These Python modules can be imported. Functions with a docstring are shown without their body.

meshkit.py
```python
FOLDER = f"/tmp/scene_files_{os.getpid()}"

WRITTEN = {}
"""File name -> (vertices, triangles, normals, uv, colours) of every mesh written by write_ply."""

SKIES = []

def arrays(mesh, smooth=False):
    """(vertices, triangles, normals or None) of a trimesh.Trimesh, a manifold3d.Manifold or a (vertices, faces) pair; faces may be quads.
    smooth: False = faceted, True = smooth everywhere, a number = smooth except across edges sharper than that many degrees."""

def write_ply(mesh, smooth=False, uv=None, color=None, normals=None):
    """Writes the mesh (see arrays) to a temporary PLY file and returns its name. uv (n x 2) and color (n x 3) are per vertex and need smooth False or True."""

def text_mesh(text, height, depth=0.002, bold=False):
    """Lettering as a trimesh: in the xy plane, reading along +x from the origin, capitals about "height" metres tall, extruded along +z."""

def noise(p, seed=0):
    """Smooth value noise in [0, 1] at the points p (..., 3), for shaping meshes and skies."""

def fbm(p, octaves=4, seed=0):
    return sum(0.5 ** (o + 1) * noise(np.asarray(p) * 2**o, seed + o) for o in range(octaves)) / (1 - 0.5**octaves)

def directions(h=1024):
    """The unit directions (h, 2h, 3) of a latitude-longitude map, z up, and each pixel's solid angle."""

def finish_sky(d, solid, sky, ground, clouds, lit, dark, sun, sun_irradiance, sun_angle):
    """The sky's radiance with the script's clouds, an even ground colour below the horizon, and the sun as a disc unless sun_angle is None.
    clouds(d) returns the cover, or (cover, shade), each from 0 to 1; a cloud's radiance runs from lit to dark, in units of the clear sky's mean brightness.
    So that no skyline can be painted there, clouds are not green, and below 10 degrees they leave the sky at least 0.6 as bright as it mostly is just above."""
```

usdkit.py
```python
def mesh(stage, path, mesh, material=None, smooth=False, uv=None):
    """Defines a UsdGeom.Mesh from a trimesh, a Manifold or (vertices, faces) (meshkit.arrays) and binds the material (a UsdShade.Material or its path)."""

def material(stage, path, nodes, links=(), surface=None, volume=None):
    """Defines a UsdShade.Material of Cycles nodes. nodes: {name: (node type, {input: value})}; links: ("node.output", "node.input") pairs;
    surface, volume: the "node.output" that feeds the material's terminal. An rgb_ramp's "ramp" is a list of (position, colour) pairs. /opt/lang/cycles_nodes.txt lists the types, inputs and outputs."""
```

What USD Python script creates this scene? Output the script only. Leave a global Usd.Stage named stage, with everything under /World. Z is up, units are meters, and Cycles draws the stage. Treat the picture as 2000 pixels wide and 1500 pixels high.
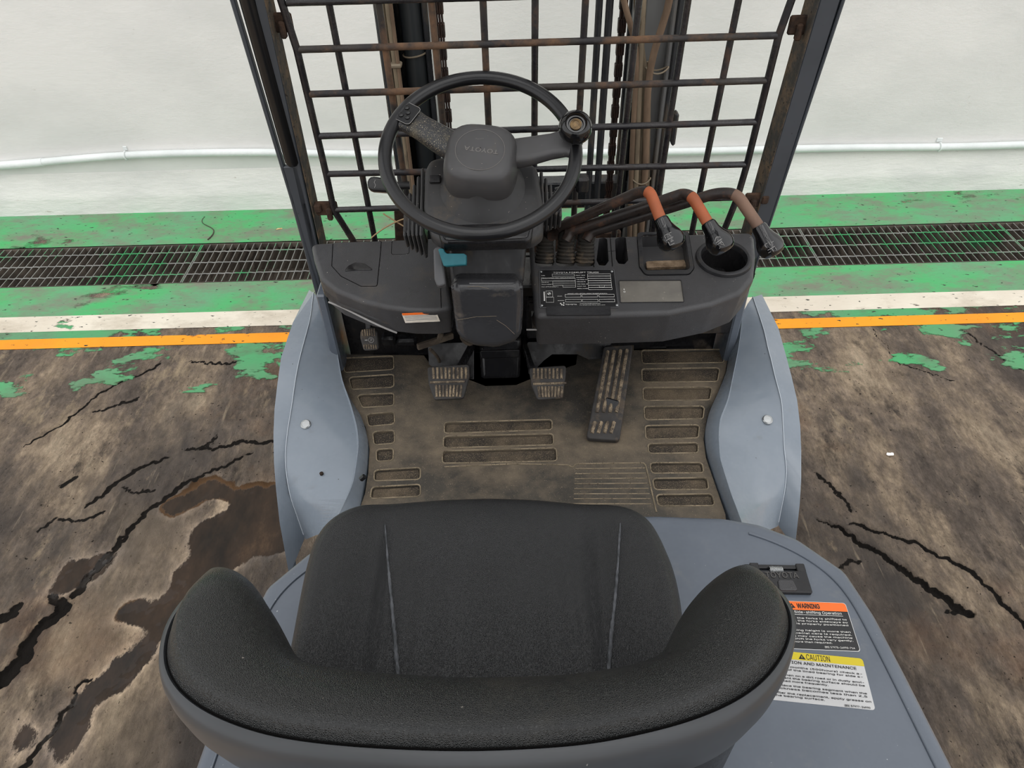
import math
import numpy as np, trimesh, manifold3d as m3, shapely
from shapely.geometry import Polygon, LineString, Point, box as sbox
from scipy import ndimage
from scipy.spatial import cKDTree
from pxr import Usd, UsdGeom, UsdLux, UsdShade, Gf, Sdf, Vt
import usdkit, meshkit
from meshkit import text_mesh, fbm, noise

stage = Usd.Stage.CreateInMemory()
UsdGeom.SetStageUpAxis(stage, 'Z'); UsdGeom.SetStageMetersPerUnit(stage, 1.0)
UsdGeom.Xform.Define(stage, '/World'); UsdGeom.Scope.Define(stage, '/World/Looks')
rng = np.random.default_rng(7)

# ------------------------------------------------------------------ camera, sky, exposure
PITCH, ROLL, FPX = math.radians(42.8), math.radians(1.55), 1387.0
EYE = np.array([-.055, 0, 1.88])
EXPOSURE = -1.33
FW = np.array([0, math.cos(PITCH), -math.sin(PITCH)]); _u = np.array([0, math.sin(PITCH), math.cos(PITCH)]); _r = np.array([1., 0, 0])
RT = _r * math.cos(ROLL) - _u * math.sin(ROLL); UP = _u * math.cos(ROLL) + _r * math.sin(ROLL)
cam = UsdGeom.Camera.Define(stage, '/World/camera')
cam.CreateHorizontalApertureAttr(36.0); cam.CreateVerticalApertureAttr(27.0); cam.CreateFocalLengthAttr(FPX / 2000 * 36)
cam.CreateClippingRangeAttr(Gf.Vec2f(.02, 200)); cam.CreateExposureAttr(EXPOSURE)
cam.AddTransformOp().Set(Gf.Matrix4d(*RT, 0, *UP, 0, *(-FW), 0, *EYE, 1))
dome = UsdLux.DomeLight.Define(stage, '/World/sky')
dome.CreateIntensityAttr(1.0); dome.CreateColorAttr(Gf.Vec3f(.985, .99, 1.0))
sun = UsdLux.DistantLight.Define(stage, '/World/veiled_sun')          # sun behind thick cloud: a very wide soft source
sun.CreateIntensityAttr(.9); sun.CreateAngleAttr(60); sun.CreateColorAttr(Gf.Vec3f(1, .985, .96))
sun.AddRotateXYZOp().Set(Gf.Vec3f(28, 6, 0))


class Plane:
    """A real plane in the place: origin, two in-plane axes. uv() measures on it along the photograph's line of sight."""
    def __init__(s, o, ex, ey):
        s.o = np.asarray(o, float); s.ex = np.asarray(ex, float) / np.linalg.norm(ex)
        ey = np.asarray(ey, float); ey = ey - s.ex * (ey @ s.ex); s.ey = ey / np.linalg.norm(ey); s.n = np.cross(s.ex, s.ey)
        s.M = np.eye(4); s.M[:3, 0], s.M[:3, 1], s.M[:3, 2], s.M[:3, 3] = s.ex, s.ey, s.n, s.o
    def hit(s, px, py):
        d = FW + RT * ((px - 1000) / FPX) + UP * ((750 - py) / FPX)
        return EYE + d * (((s.o - EYE) @ s.n) / (d @ s.n))
    def uv(s, px, py):
        p = s.hit(px, py) - s.o
        return np.array([p @ s.ex, p @ s.ey])
    def uvs(s, pts): return np.array([s.uv(*p) for p in pts])
    def up(s, h): return Plane(s.o + s.n * h, s.ex, s.ey)
    def world(s, u, v, h=0): return s.o + s.ex * u + s.ey * v + s.n * h


def at(px, py, x=None, y=None, z=None):
    d = FW + RT * ((px - 1000) / FPX) + UP * ((750 - py) / FPX)
    t = (x - EYE[0]) / d[0] if x is not None else (y - EYE[1]) / d[1] if y is not None else (z - EYE[2]) / d[2]
    return EYE + d * t


def crop(pts, x0, y0, s): return [(x0 + s * a, y0 + s * b) for a, b in pts]


# ------------------------------------------------------------------ mesh helpers
def TM(v, f): return trimesh.Trimesh(np.asarray(v, float), np.asarray(f, int), process=False)
def cat(*ms):
    out = []
    for m in ms: out += list(m) if isinstance(m, (list, tuple)) else [m]
    return trimesh.util.concatenate(out) if len(out) > 1 else out[0]
def moved(m, M):
    m = m.copy(); m.apply_transform(M); return m
def shift(m, *t):
    m = m.copy(); m.apply_translation(t if len(t) == 3 else t[0]); return m
def solid(m):
    m = m.copy(); m.merge_vertices()
    return m3.Manifold(m3.Mesh(np.asarray(m.vertices, np.float32), np.asarray(m.faces, np.uint32)))
def tri(man):
    k = man.to_mesh(); return TM(k.vert_properties[:, :3], k.tri_verts)
def hullmesh(p): return trimesh.convex.convex_hull(np.asarray(p, float))
def cbox(sx, sy, sz, c=(0, 0, 0), ch=.002):
    h = np.array([sx, sy, sz]) / 2; ch = min(ch, h.min() * .9); P = []
    for s in np.ndindex(2, 2, 2):
        sg = np.array(s) * 2 - 1
        for k in range(3):
            q = h - ch; q[k] = h[k]; P.append(sg * q)
    return shift(hullmesh(P), *c)
def frame(a, b, up=(0, 0, 1)):
    a, b = np.asarray(a, float), np.asarray(b, float); z = (b - a) / np.linalg.norm(b - a)
    up = np.asarray(up, float)
    if abs(z @ up) > .98: up = np.array([0, 1., 0])
    x = np.cross(up, z); x /= np.linalg.norm(x); y = np.cross(z, x)
    M = np.eye(4); M[:3, 0], M[:3, 1], M[:3, 2], M[:3, 3] = x, y, z, (a + b) / 2
    return M
def bar(a, b, w, d, up=(0, 0, 1), ch=.002):
    return moved(cbox(w, d, float(np.linalg.norm(np.asarray(b) - np.asarray(a))), ch=ch), frame(a, b, up))
def tube(path, r, n=12, closed=False, flat=1.0, caps=True):
    P = np.asarray(path, float); N = len(P); R = np.broadcast_to(np.asarray(r, float), (N,))
    T = (np.roll(P, -1, 0) - np.roll(P, 1, 0)) if closed else np.gradient(P, axis=0)
    T /= np.linalg.norm(T, axis=1)[:, None]
    u = np.cross(T[0], [0, 0, 1.]) if abs(T[0][2]) < .9 else np.cross(T[0], [1., 0, 0]); u /= np.linalg.norm(u)
    V = []; a = np.linspace(0, 2 * np.pi, n, endpoint=False)
    for i in range(N):
        u = u - T[i] * (u @ T[i]); u /= np.linalg.norm(u); w = np.cross(T[i], u)
        V.append(P[i] + R[i] * (np.cos(a)[:, None] * u + flat * np.sin(a)[:, None] * w))
    V = np.vstack(V); F = []
    for i in range(N if closed else N - 1):
        j = (i + 1) % N
        for k in range(n):
            l = (k + 1) % n
            F += [(i * n + k, j * n + k, j * n + l), (i * n + k, j * n + l, i * n + l)]
    F = [(a_, c_, b_) for a_, b_, c_ in F]
    if not closed and caps:
        V = np.vstack([V, P[0], P[-1]]); c = len(V) - 2
        for k in range(n):
            l = (k + 1) % n
            F += [(c, k, l), (c + 1, (N - 1) * n + l, (N - 1) * n + k)]
    m = TM(V, F)
    if not closed and m.volume < 0: m.invert()
    return m
def smoothpath(pts, n=40, k=3):
    from scipy.interpolate import splprep, splev
    P = np.asarray(pts, float); t, _ = splprep(P.T, s=0, k=min(k, len(P) - 1))
    return np.array(splev(np.linspace(0, 1, n), t)).T
def lerp_path(pts, n):
    P = np.asarray(pts, float); d = np.r_[0, np.cumsum(np.linalg.norm(np.diff(P, axis=0), axis=1))]
    t = np.linspace(0, d[-1], n); return np.stack([np.interp(t, d, P[:, k]) for k in range(P.shape[1])], 1)
def fillet(pts, r, n=7):
    """a polyline whose corners are rounded"""
    P = [np.asarray(p, float) for p in pts]; out = [P[0]]
    for a, b, c in zip(P, P[1:], P[2:]):
        u, v = (a - b), (c - b); lu, lv = np.linalg.norm(u), np.linalg.norm(v); q = min(r, lu * .45, lv * .45)
        s, e = b + u / lu * q, b + v / lv * q
        for t in np.linspace(0, 1, n): out.append((1 - t) ** 2 * s + 2 * t * (1 - t) * b + t * t * e)
    return np.array(out + [P[-1]])
def lathe(prof, n=32, caps=True):
    P = np.asarray(prof, float); a = np.linspace(0, 2 * np.pi, n, endpoint=False); N = len(P)
    V = np.vstack([np.c_[r * np.cos(a), r * np.sin(a), np.full(n, z)] for r, z in P]); F = []
    for i in range(N - 1):
        for k in range(n):
            l = (k + 1) % n
            F += [(i * n + k, i * n + l, (i + 1) * n + l), (i * n + k, (i + 1) * n + l, (i + 1) * n + k)]
    if caps:
        V = np.vstack([V, [0, 0, P[0][1]], [0, 0, P[-1][1]]]); c = len(V) - 2
        for k in range(n):
            l = (k + 1) % n
            F += [(c, l, k), (c + 1, (N - 1) * n + k, (N - 1) * n + l)]
    return TM(V, F)
def rpoly(pts, r=.004, q=4):
    p = Polygon(pts)
    if not p.is_valid: p = p.buffer(0)
    return p.buffer(-r, quad_segs=q).buffer(r, quad_segs=q) if r else p
def extr(poly, h, z0=0.):
    ms = [trimesh.creation.extrude_polygon(g, h, engine='earcut') for g in getattr(poly, 'geoms', [poly]) if g.area > 1e-9]
    return shift(cat(ms), 0, 0, z0)
def pillow(poly, z0, z1, r, k=5, step=.006, bot=0.):
    """prism with a rounded upper edge, and optionally a flaring lower part"""
    ring = np.array(poly.exterior.coords)
    L = poly.exterior.length; n = max(24, int(L / step))
    P = np.array([poly.exterior.interpolate(i / n, normalized=True).coords[0] for i in range(n)])
    if not poly.exterior.is_ccw: P = P[::-1]
    T = np.roll(P, -1, 0) - np.roll(P, 1, 0); T /= np.linalg.norm(T, axis=1)[:, None]; Nn = np.c_[-T[:, 1], T[:, 0]]
    rings = [(bot, z0), (0, z1 - r)] + [(r * (1 - math.cos(t)), z1 - r + r * math.sin(t)) for t in np.linspace(0, math.pi / 2, k + 1)[1:]]
    V = np.vstack([np.c_[P + Nn * e, np.full(n, z)] for e, z in rings]); F = []
    for i in range(len(rings) - 1):
        for a in range(n):
            b = (a + 1) % n
            F += [(i * n + a, i * n + b, (i + 1) * n + b), (i * n + a, (i + 1) * n + b, (i + 1) * n + a)]
    top = trimesh.creation.triangulate_polygon(Polygon(V[-n:, :2]), engine='earcut')
    from scipy.spatial import cKDTree as K
    idx = K(V[-n:, :2]).query(top[0])[1]; ft = idx[top[1]]
    sgn = np.cross(V[-n:][ft[:, 1]] - V[-n:][ft[:, 0]], V[-n:][ft[:, 2]] - V[-n:][ft[:, 0]])[:, 2]
    ft = np.where(sgn[:, None] < 0, ft[:, ::-1], ft)
    bi = trimesh.creation.triangulate_polygon(Polygon(V[:n, :2]), engine='earcut')
    ib = K(V[:n, :2]).query(bi[0])[1]; fb = ib[bi[1]]
    sgn = np.cross(V[:n][fb[:, 1]] - V[:n][fb[:, 0]], V[:n][fb[:, 2]] - V[:n][fb[:, 0]])[:, 2]
    fb = np.where(sgn[:, None] > 0, fb[:, ::-1], fb)
    return TM(V, np.vstack([F, ft + (len(rings) - 1) * n, fb]))
def loft(rows, closed=False):
    """grid of points rows x cols -> surface"""
    G = np.asarray(rows, float); a, b = G.shape[:2]; V = G.reshape(-1, 3); F = []
    for i in range(a - 1):
        for j in range(b if closed else b - 1):
            l = (j + 1) % b
            F += [(i * b + j, (i + 1) * b + j, (i + 1) * b + l), (i * b + j, (i + 1) * b + l, i * b + l)]
    return TM(V, F)
def lettering(lines, pl_M, depth=.0006, bold=False):
    """lines: (text, x, y, cap height[, width]) on a plane"""
    ms = []
    for t in lines:
        m = text_mesh(t[0], t[3], depth, bold)
        if len(t) > 4:
            w = m.bounds[1][0] - m.bounds[0][0]; m.apply_scale([t[4] / w, 1, 1])
        ms.append(shift(m, t[1], t[2], 0))
    return moved(cat(ms), pl_M)
def rect_line(x0, y0, x1, y1, w=.0008, h=.0005):
    p = sbox(x0, y0, x1, y1); return extr(p.difference(sbox(x0 + w, y0 + w, x1 - w, y1 - w)), h)


# ------------------------------------------------------------------ materials
def L(*c):
    c = np.array(c, float) / 255; return tuple(np.where(c <= .04045, c / 12.92, ((c + .055) / 1.055) ** 2.4))
def mat(name, base, rough=.5, spec=.5, metal=0., base2=None, s1=6., dirt=None, ds=9., lo=.52, hi=.68, damt=1., stretch=(1, 1, 1), speck=None, ss=160., slo=.68, shi=.74,
        bump=None, coat=0., drough=None, leather=None, rot=None):
    """Base tone varying to base2; dirt in patches with shape; specks (dust, chips); bump = (scale, distance)."""
    n = {'g': ('geometry', {}), 'mp': ('mapping', {'scale': stretch, 'rotation': rot or (0, 0, 0)}), 'p': ('principled_bsdf', {'roughness': rough, 'metallic': metal, 'specular_ior_level': spec, 'coat_weight': coat, 'base_color': base})}
    l = [('g.position', 'mp.vector')]; cur = None
    if base2 is not None:
        n['n1'] = ('noise_texture', {'scale': s1, 'detail': 5., 'roughness': .6}); n['m1'] = ('map_range', {'from_min': .38, 'from_max': .62})
        n['x1'] = ('mix', {'color1': base, 'color2': base2}); l += [('mp.vector', 'n1.vector'), ('n1.fac', 'm1.value'), ('m1.result', 'x1.fac')]; cur = 'x1.color'
    if dirt is not None:
        n['n2'] = ('noise_texture', {'scale': ds, 'detail': 8., 'roughness': .68}); n['m2'] = ('map_range', {'from_min': lo, 'from_max': hi, 'to_max': damt})
        n['x2'] = ('mix', {'color1': base, 'color2': dirt}); l += [('mp.vector', 'n2.vector'), ('n2.fac', 'm2.value'), ('m2.result', 'x2.fac')]
        if cur: l.append((cur, 'x2.color1'))
        cur = 'x2.color'
        if drough is not None:
            n['r2'] = ('map_range', {'from_min': 0., 'from_max': 1., 'to_min': rough, 'to_max': drough}); l += [('m2.result', 'r2.value'), ('r2.result', 'p.roughness')]
    if speck is not None:
        n['n3'] = ('noise_texture', {'scale': ss, 'detail': 2.}); n['m3'] = ('map_range', {'from_min': slo, 'from_max': shi})
        n['x3'] = ('mix', {'color1': base, 'color2': speck}); l += [('g.position', 'n3.vector'), ('n3.fac', 'm3.value'), ('m3.result', 'x3.fac')]
        if cur: l.append((cur, 'x3.color1'))
        cur = 'x3.color'
    if cur: l.append((cur, 'p.base_color'))
    if leather:
        n['v'] = ('voronoi_texture', {'scale': leather[0], 'feature': 'distance_to_edge'}); n['vm'] = ('map_range', {'from_max': .22})
        n['nz'] = ('noise_texture', {'scale': leather[0] * .35, 'detail': 4.}); n['ad'] = ('math', {'math_type': 'add'})
        n['b'] = ('bump', {'distance': leather[1], 'strength': .7})
        l += [('g.position', 'v.vector'), ('v.distance', 'vm.value'), ('g.position', 'nz.vector'), ('vm.result', 'ad.value1'), ('nz.fac', 'ad.value2'), ('ad.value', 'b.height'), ('b.normal', 'p.normal')]
    elif bump:
        n['nb'] = ('noise_texture', {'scale': bump[0], 'detail': 6., 'roughness': .65}); n['b'] = ('bump', {'distance': bump[1], 'strength': .8})
        l += [('mp.vector', 'nb.vector'), ('nb.fac', 'b.height'), ('b.normal', 'p.normal')]
    return usdkit.material(stage, '/World/Looks/' + name, n, l, surface='p.BSDF')

DUST = L(128, 112, 92)
M_wall = mat('wall_paint', L(226, 225, 222), .75, .3, base2=L(214, 214, 211), s1=1.3, dirt=L(190, 186, 178), ds=14, lo=.67, hi=.78, damt=.7, stretch=(1, 1, 2), bump=(30, .0015))
M_wall_low = mat('wall_plinth_paint', L(222, 221, 216), .8, .3, base2=L(206, 206, 202), s1=3, dirt=L(158, 150, 138), ds=16, lo=.66, hi=.74, damt=.8, stretch=(.6, 1, 2), bump=(22, .006))
M_pipe = mat('pipe_paint', L(228, 232, 231), .5, .4, base2=L(214, 219, 218), s1=4, bump=(40, .002))
M_truck = mat('truck_paint', L(96, 103, 113), .36, .5, base2=L(89, 96, 106), s1=5, dirt=L(128, 126, 122), ds=12, lo=.6, hi=.75, damt=.35, speck=L(172, 176, 178), ss=210, slo=.75, shi=.79, drough=.6)
M_fender = mat('fender_paint', L(130, 138, 147), .28, .5, base2=L(121, 130, 140), s1=6, dirt=L(96, 96, 96), ds=16, lo=.6, hi=.72, damt=.35, speck=L(60, 58, 58), ss=120, slo=.765, shi=.79, drough=.55)
M_seam_highlight = mat('seam_highlight', L(176, 184, 192), .5, .4)  # pale tone imitating the light caught along the fender crease
M_pillar = mat('pillar_paint', L(66, 71, 78), .42, .5, base2=L(57, 62, 68), s1=5, speck=L(30, 30, 32), ss=140, slo=.74, shi=.78)
M_pillar_dirty = mat('pillar_dirty', L(66, 64, 60), .8, .3, dirt=L(104, 88, 70), ds=26, lo=.45, hi=.62, speck=L(40, 34, 30), ss=120, slo=.62, shi=.7, bump=(60, .002))
M_black_gloss = mat('black_gloss', L(14, 14, 16), .14, .5, coat=.3, speck=L(70, 68, 64), ss=200, slo=.78, shi=.82)
M_handle = mat('handle_black', L(17, 17, 18), .3, .5)
M_grille = mat('grille_rust', L(30, 29, 33), .5, .5, base2=L(46, 42, 42), s1=14, dirt=L(82, 62, 50), ds=13, lo=.55, hi=.66, damt=.8, drough=.9, bump=(150, .001))
M_grille_dusty = mat('grille_dusty', L(40, 38, 40), .55, .4, base2=L(60, 54, 48), s1=12, dirt=L(116, 88, 66), ds=8, lo=.48, hi=.62, damt=.85, drough=.9, bump=(150, .001))
M_mast = mat('mast_paint', L(40, 42, 45), .5, .4, base2=L(52, 54, 56), s1=6, dirt=L(96, 84, 70), ds=12, lo=.55, hi=.7, drough=.9, stretch=(1, 1, .3))
M_mast_grey = mat('mast_grey', L(124, 125, 124), .6, .4, base2=L(106, 106, 105), s1=5, dirt=L(116, 102, 84), ds=9, lo=.52, hi=.68, stretch=(1, 1, .3), drough=.9)
M_cylinder = mat('cylinder_black', L(34, 38, 40), .4, .5, base2=L(48, 52, 54), s1=9, stretch=(1, 1, .3))
M_hose = mat('hose_rubber', L(150, 136, 114), .85, .2, base2=L(112, 100, 84), s1=16, dirt=L(40, 34, 30), ds=22, lo=.56, hi=.7, stretch=(1, 1, .25))
M_hose_rust = mat('hose_rust', L(138, 116, 96), .85, .2, base2=L(98, 82, 68), s1=14, stretch=(1, 1, .3))
M_chain = mat('chain_oiled', L(38, 29, 27), .5, .4, base2=L(56, 38, 30), s1=40)
M_tie = mat('cable_tie', L(132, 120, 102), .7, .3)
M_rust = mat('rust', L(78, 60, 48), .9, .2, base2=L(48, 39, 34), s1=40, bump=(120, .002))
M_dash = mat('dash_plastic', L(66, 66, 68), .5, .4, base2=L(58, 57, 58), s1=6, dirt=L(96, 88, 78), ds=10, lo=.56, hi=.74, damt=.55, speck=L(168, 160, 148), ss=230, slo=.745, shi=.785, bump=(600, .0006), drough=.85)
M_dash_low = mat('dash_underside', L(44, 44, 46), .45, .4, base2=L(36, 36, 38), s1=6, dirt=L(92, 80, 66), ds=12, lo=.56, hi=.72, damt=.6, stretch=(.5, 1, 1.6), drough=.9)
M_dark = mat('dark_plastic', L(27, 27, 29), .42, .4, base2=L(34, 33, 34), s1=8, dirt=L(96, 84, 68), ds=13, lo=.58, hi=.74, damt=.6, drough=.9, stretch=(1, 1, .6))
M_void = mat('dark_inside', L(14, 13, 13), .9, .1)
M_cover = mat('column_cover_plastic', L(56, 56, 58), .30, .5, base2=L(48, 48, 50), s1=7, dirt=L(110, 98, 84), ds=14, lo=.57, hi=.72, damt=.6, stretch=(1, 1, 2), drough=.85)
M_shroud = mat('shroud_plastic', L(60, 60, 61), .55, .4, base2=L(52, 51, 51), s1=9, dirt=L(104, 92, 76), ds=13, lo=.54, hi=.72, damt=.6, speck=L(176, 164, 148), ss=220, slo=.73, shi=.77, drough=.9)
M_wheel = mat('wheel_rim_plastic', L(20, 20, 22), .27, .5, base2=L(24, 24, 26), s1=8, speck=L(90, 80, 66), ss=240, slo=.75, shi=.8)
M_spoke = mat('spoke_plastic', L(48, 48, 49), .5, .4, dirt=L(104, 96, 80), ds=30, lo=.5, hi=.66, damt=.7, speck=L(150, 140, 118), ss=520, slo=.6, shi=.68, drough=.9)
M_hub = mat('hub_plastic', L(74, 73, 74), .5, .4, base2=L(68, 67, 67), s1=9, dirt=L(96, 86, 72), ds=16, lo=.58, hi=.76, damt=.5, speck=L(160, 150, 134), ss=260, slo=.755, shi=.79, drough=.8)
M_emboss = mat('hub_lettering', L(104, 101, 98), .5, .4)
M_brass = mat('knob_core', L(134, 108, 70), .5, .5, metal=.2, base2=L(86, 68, 46), s1=120)
M_lever = mat('lever_black', L(40, 35, 33), .5, .4, base2=L(52, 42, 37), s1=12, dirt=L(98, 66, 48), ds=22, lo=.54, hi=.68, damt=.8, drough=.8)
M_lever_orange = mat('lever_orange', L(176, 94, 56), .6, .4, base2=L(150, 84, 54), s1=14)
M_lever_brown = mat('lever_brown', L(122, 96, 80), .65, .4, base2=L(104, 82, 70), s1=14)
M_boot = mat('rubber_boot', L(46, 44, 41), .8, .3, base2=L(58, 53, 47), s1=20, dirt=L(104, 90, 74), ds=30, lo=.54, hi=.66, damt=.7)
M_white = mat('white_print', L(222, 220, 216), .6, .3)
M_greyprint = mat('worn_print', L(150, 148, 146), .6, .3)
M_black = mat('black_print', L(22, 22, 24), .4, .4)
M_plate = mat('plate_black', L(20, 20, 22), .3, .5, base2=L(28, 28, 30), s1=20)
M_orange = mat('orange_print', L(238, 112, 42), .5, .4)
M_yellow = mat('yellow_print', L(204, 184, 40), .5, .4)
M_silver = mat('label_silver', L(196, 196, 196), .45, .4, base2=L(186, 186, 186), s1=14)
M_paperlabel = mat('label_white', L(214, 206, 194), .6, .3, base2=L(196, 188, 174), s1=30)
M_steel = mat('bright_steel', L(178, 180, 180), .32, .5, metal=.8)
M_teal = mat('teal_plastic', L(40, 112, 122), .45, .4, base2=L(32, 98, 108), s1=20)
M_greyplastic = mat('grey_plastic', L(84, 84, 86), .5, .4)
M_window = mat('display_window', L(120, 116, 108), .3, .5, base2=L(104, 100, 94), s1=14, speck=L(150, 146, 136), ss=120, slo=.7, shi=.76)
M_dustpaper = mat('dust_cake', L(150, 130, 108), .95, .1, base2=L(112, 94, 76), s1=50, bump=(120, .004))
M_mat = mat('rubber_mat', L(76, 72, 66), .85, .25, base2=L(62, 59, 55), s1=4, dirt=L(124, 111, 94), ds=6, lo=.42, hi=.68, damt=.95, speck=L(146, 132, 112), ss=420, slo=.66, shi=.76, bump=(320, .0015))
M_matpad = mat('rubber_mat_pad', L(66, 60, 53), .9, .2, base2=L(54, 50, 46), s1=8, dirt=L(110, 97, 80), ds=7, lo=.44, hi=.68, damt=.95, speck=L(128, 114, 96), ss=560, slo=.56, shi=.68, bump=(500, .002))
M_matrim = mat('rubber_mat_rim', L(150, 136, 114), .9, .2, base2=L(112, 102, 86), s1=24, speck=L(88, 78, 66), ss=300, slo=.6, shi=.68)
M_pedal = mat('pedal_rubber', L(66, 64, 63), .75, .3, base2=L(56, 54, 53), s1=30, dirt=L(104, 90, 74), ds=24, lo=.52, hi=.68, damt=.7)
M_pedalrib = mat('pedal_rib_dusty', L(150, 134, 112), .9, .2, base2=L(84, 76, 68), s1=60, speck=L(60, 54, 50), ss=300, slo=.58, shi=.66)
M_vinyl = mat('seat_vinyl', L(27, 28, 30), .34, .5, base2=L(23, 24, 26), s1=7, speck=L(110, 108, 104), ss=190, slo=.79, shi=.82, leather=(800, .00035))
M_vinyl_back = mat('backrest_vinyl', L(26, 27, 27), .33, .5, base2=L(22, 23, 23), s1=8, dirt=L(60, 56, 48), ds=9, lo=.56, hi=.76, damt=.4, speck=L(120, 114, 106), ss=130, slo=.77, shi=.8, leather=(700, .0003), drough=.6)
M_shell = mat('seat_shell', L(60, 62, 65), .4, .5, base2=L(54, 56, 58), s1=6, speck=L(130, 128, 124), ss=180, slo=.77, shi=.8)
M_piping = mat('worn_piping', L(96, 98, 102), .8, .2, base2=L(60, 62, 64), s1=140, stretch=(1, .4, 1))
M_tyre = mat('tyre_rubber', L(34, 33, 32), .9, .2, dirt=L(90, 80, 68), ds=8, lo=.5, hi=.7)
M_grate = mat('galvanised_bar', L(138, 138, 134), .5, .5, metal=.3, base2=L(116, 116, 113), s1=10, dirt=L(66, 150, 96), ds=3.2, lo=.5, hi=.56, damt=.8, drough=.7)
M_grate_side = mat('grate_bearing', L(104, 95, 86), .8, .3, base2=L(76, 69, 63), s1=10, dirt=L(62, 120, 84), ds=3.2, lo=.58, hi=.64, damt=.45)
M_gutter = mat('gutter_mud', L(60, 54, 49), .85, .3, base2=L(80, 72, 64), s1=5, dirt=L(96, 88, 78), ds=22, lo=.66, hi=.74)
M_paper = mat('paper_scrap', L(236, 236, 234), .8, .2)
M_leaf = mat('dry_leaf', L(206, 190, 140), .8, .2, base2=L(166, 130, 84), s1=60)
M_straw = mat('dry_straw', L(176, 148, 112), .8, .2)
M_glass = usdkit.material(stage, '/World/Looks/display_glass', {'p': ('principled_bsdf', {'base_color': L(150, 148, 142), 'roughness': .15, 'coat_weight': .4})}, [], surface='p.BSDF')

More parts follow.
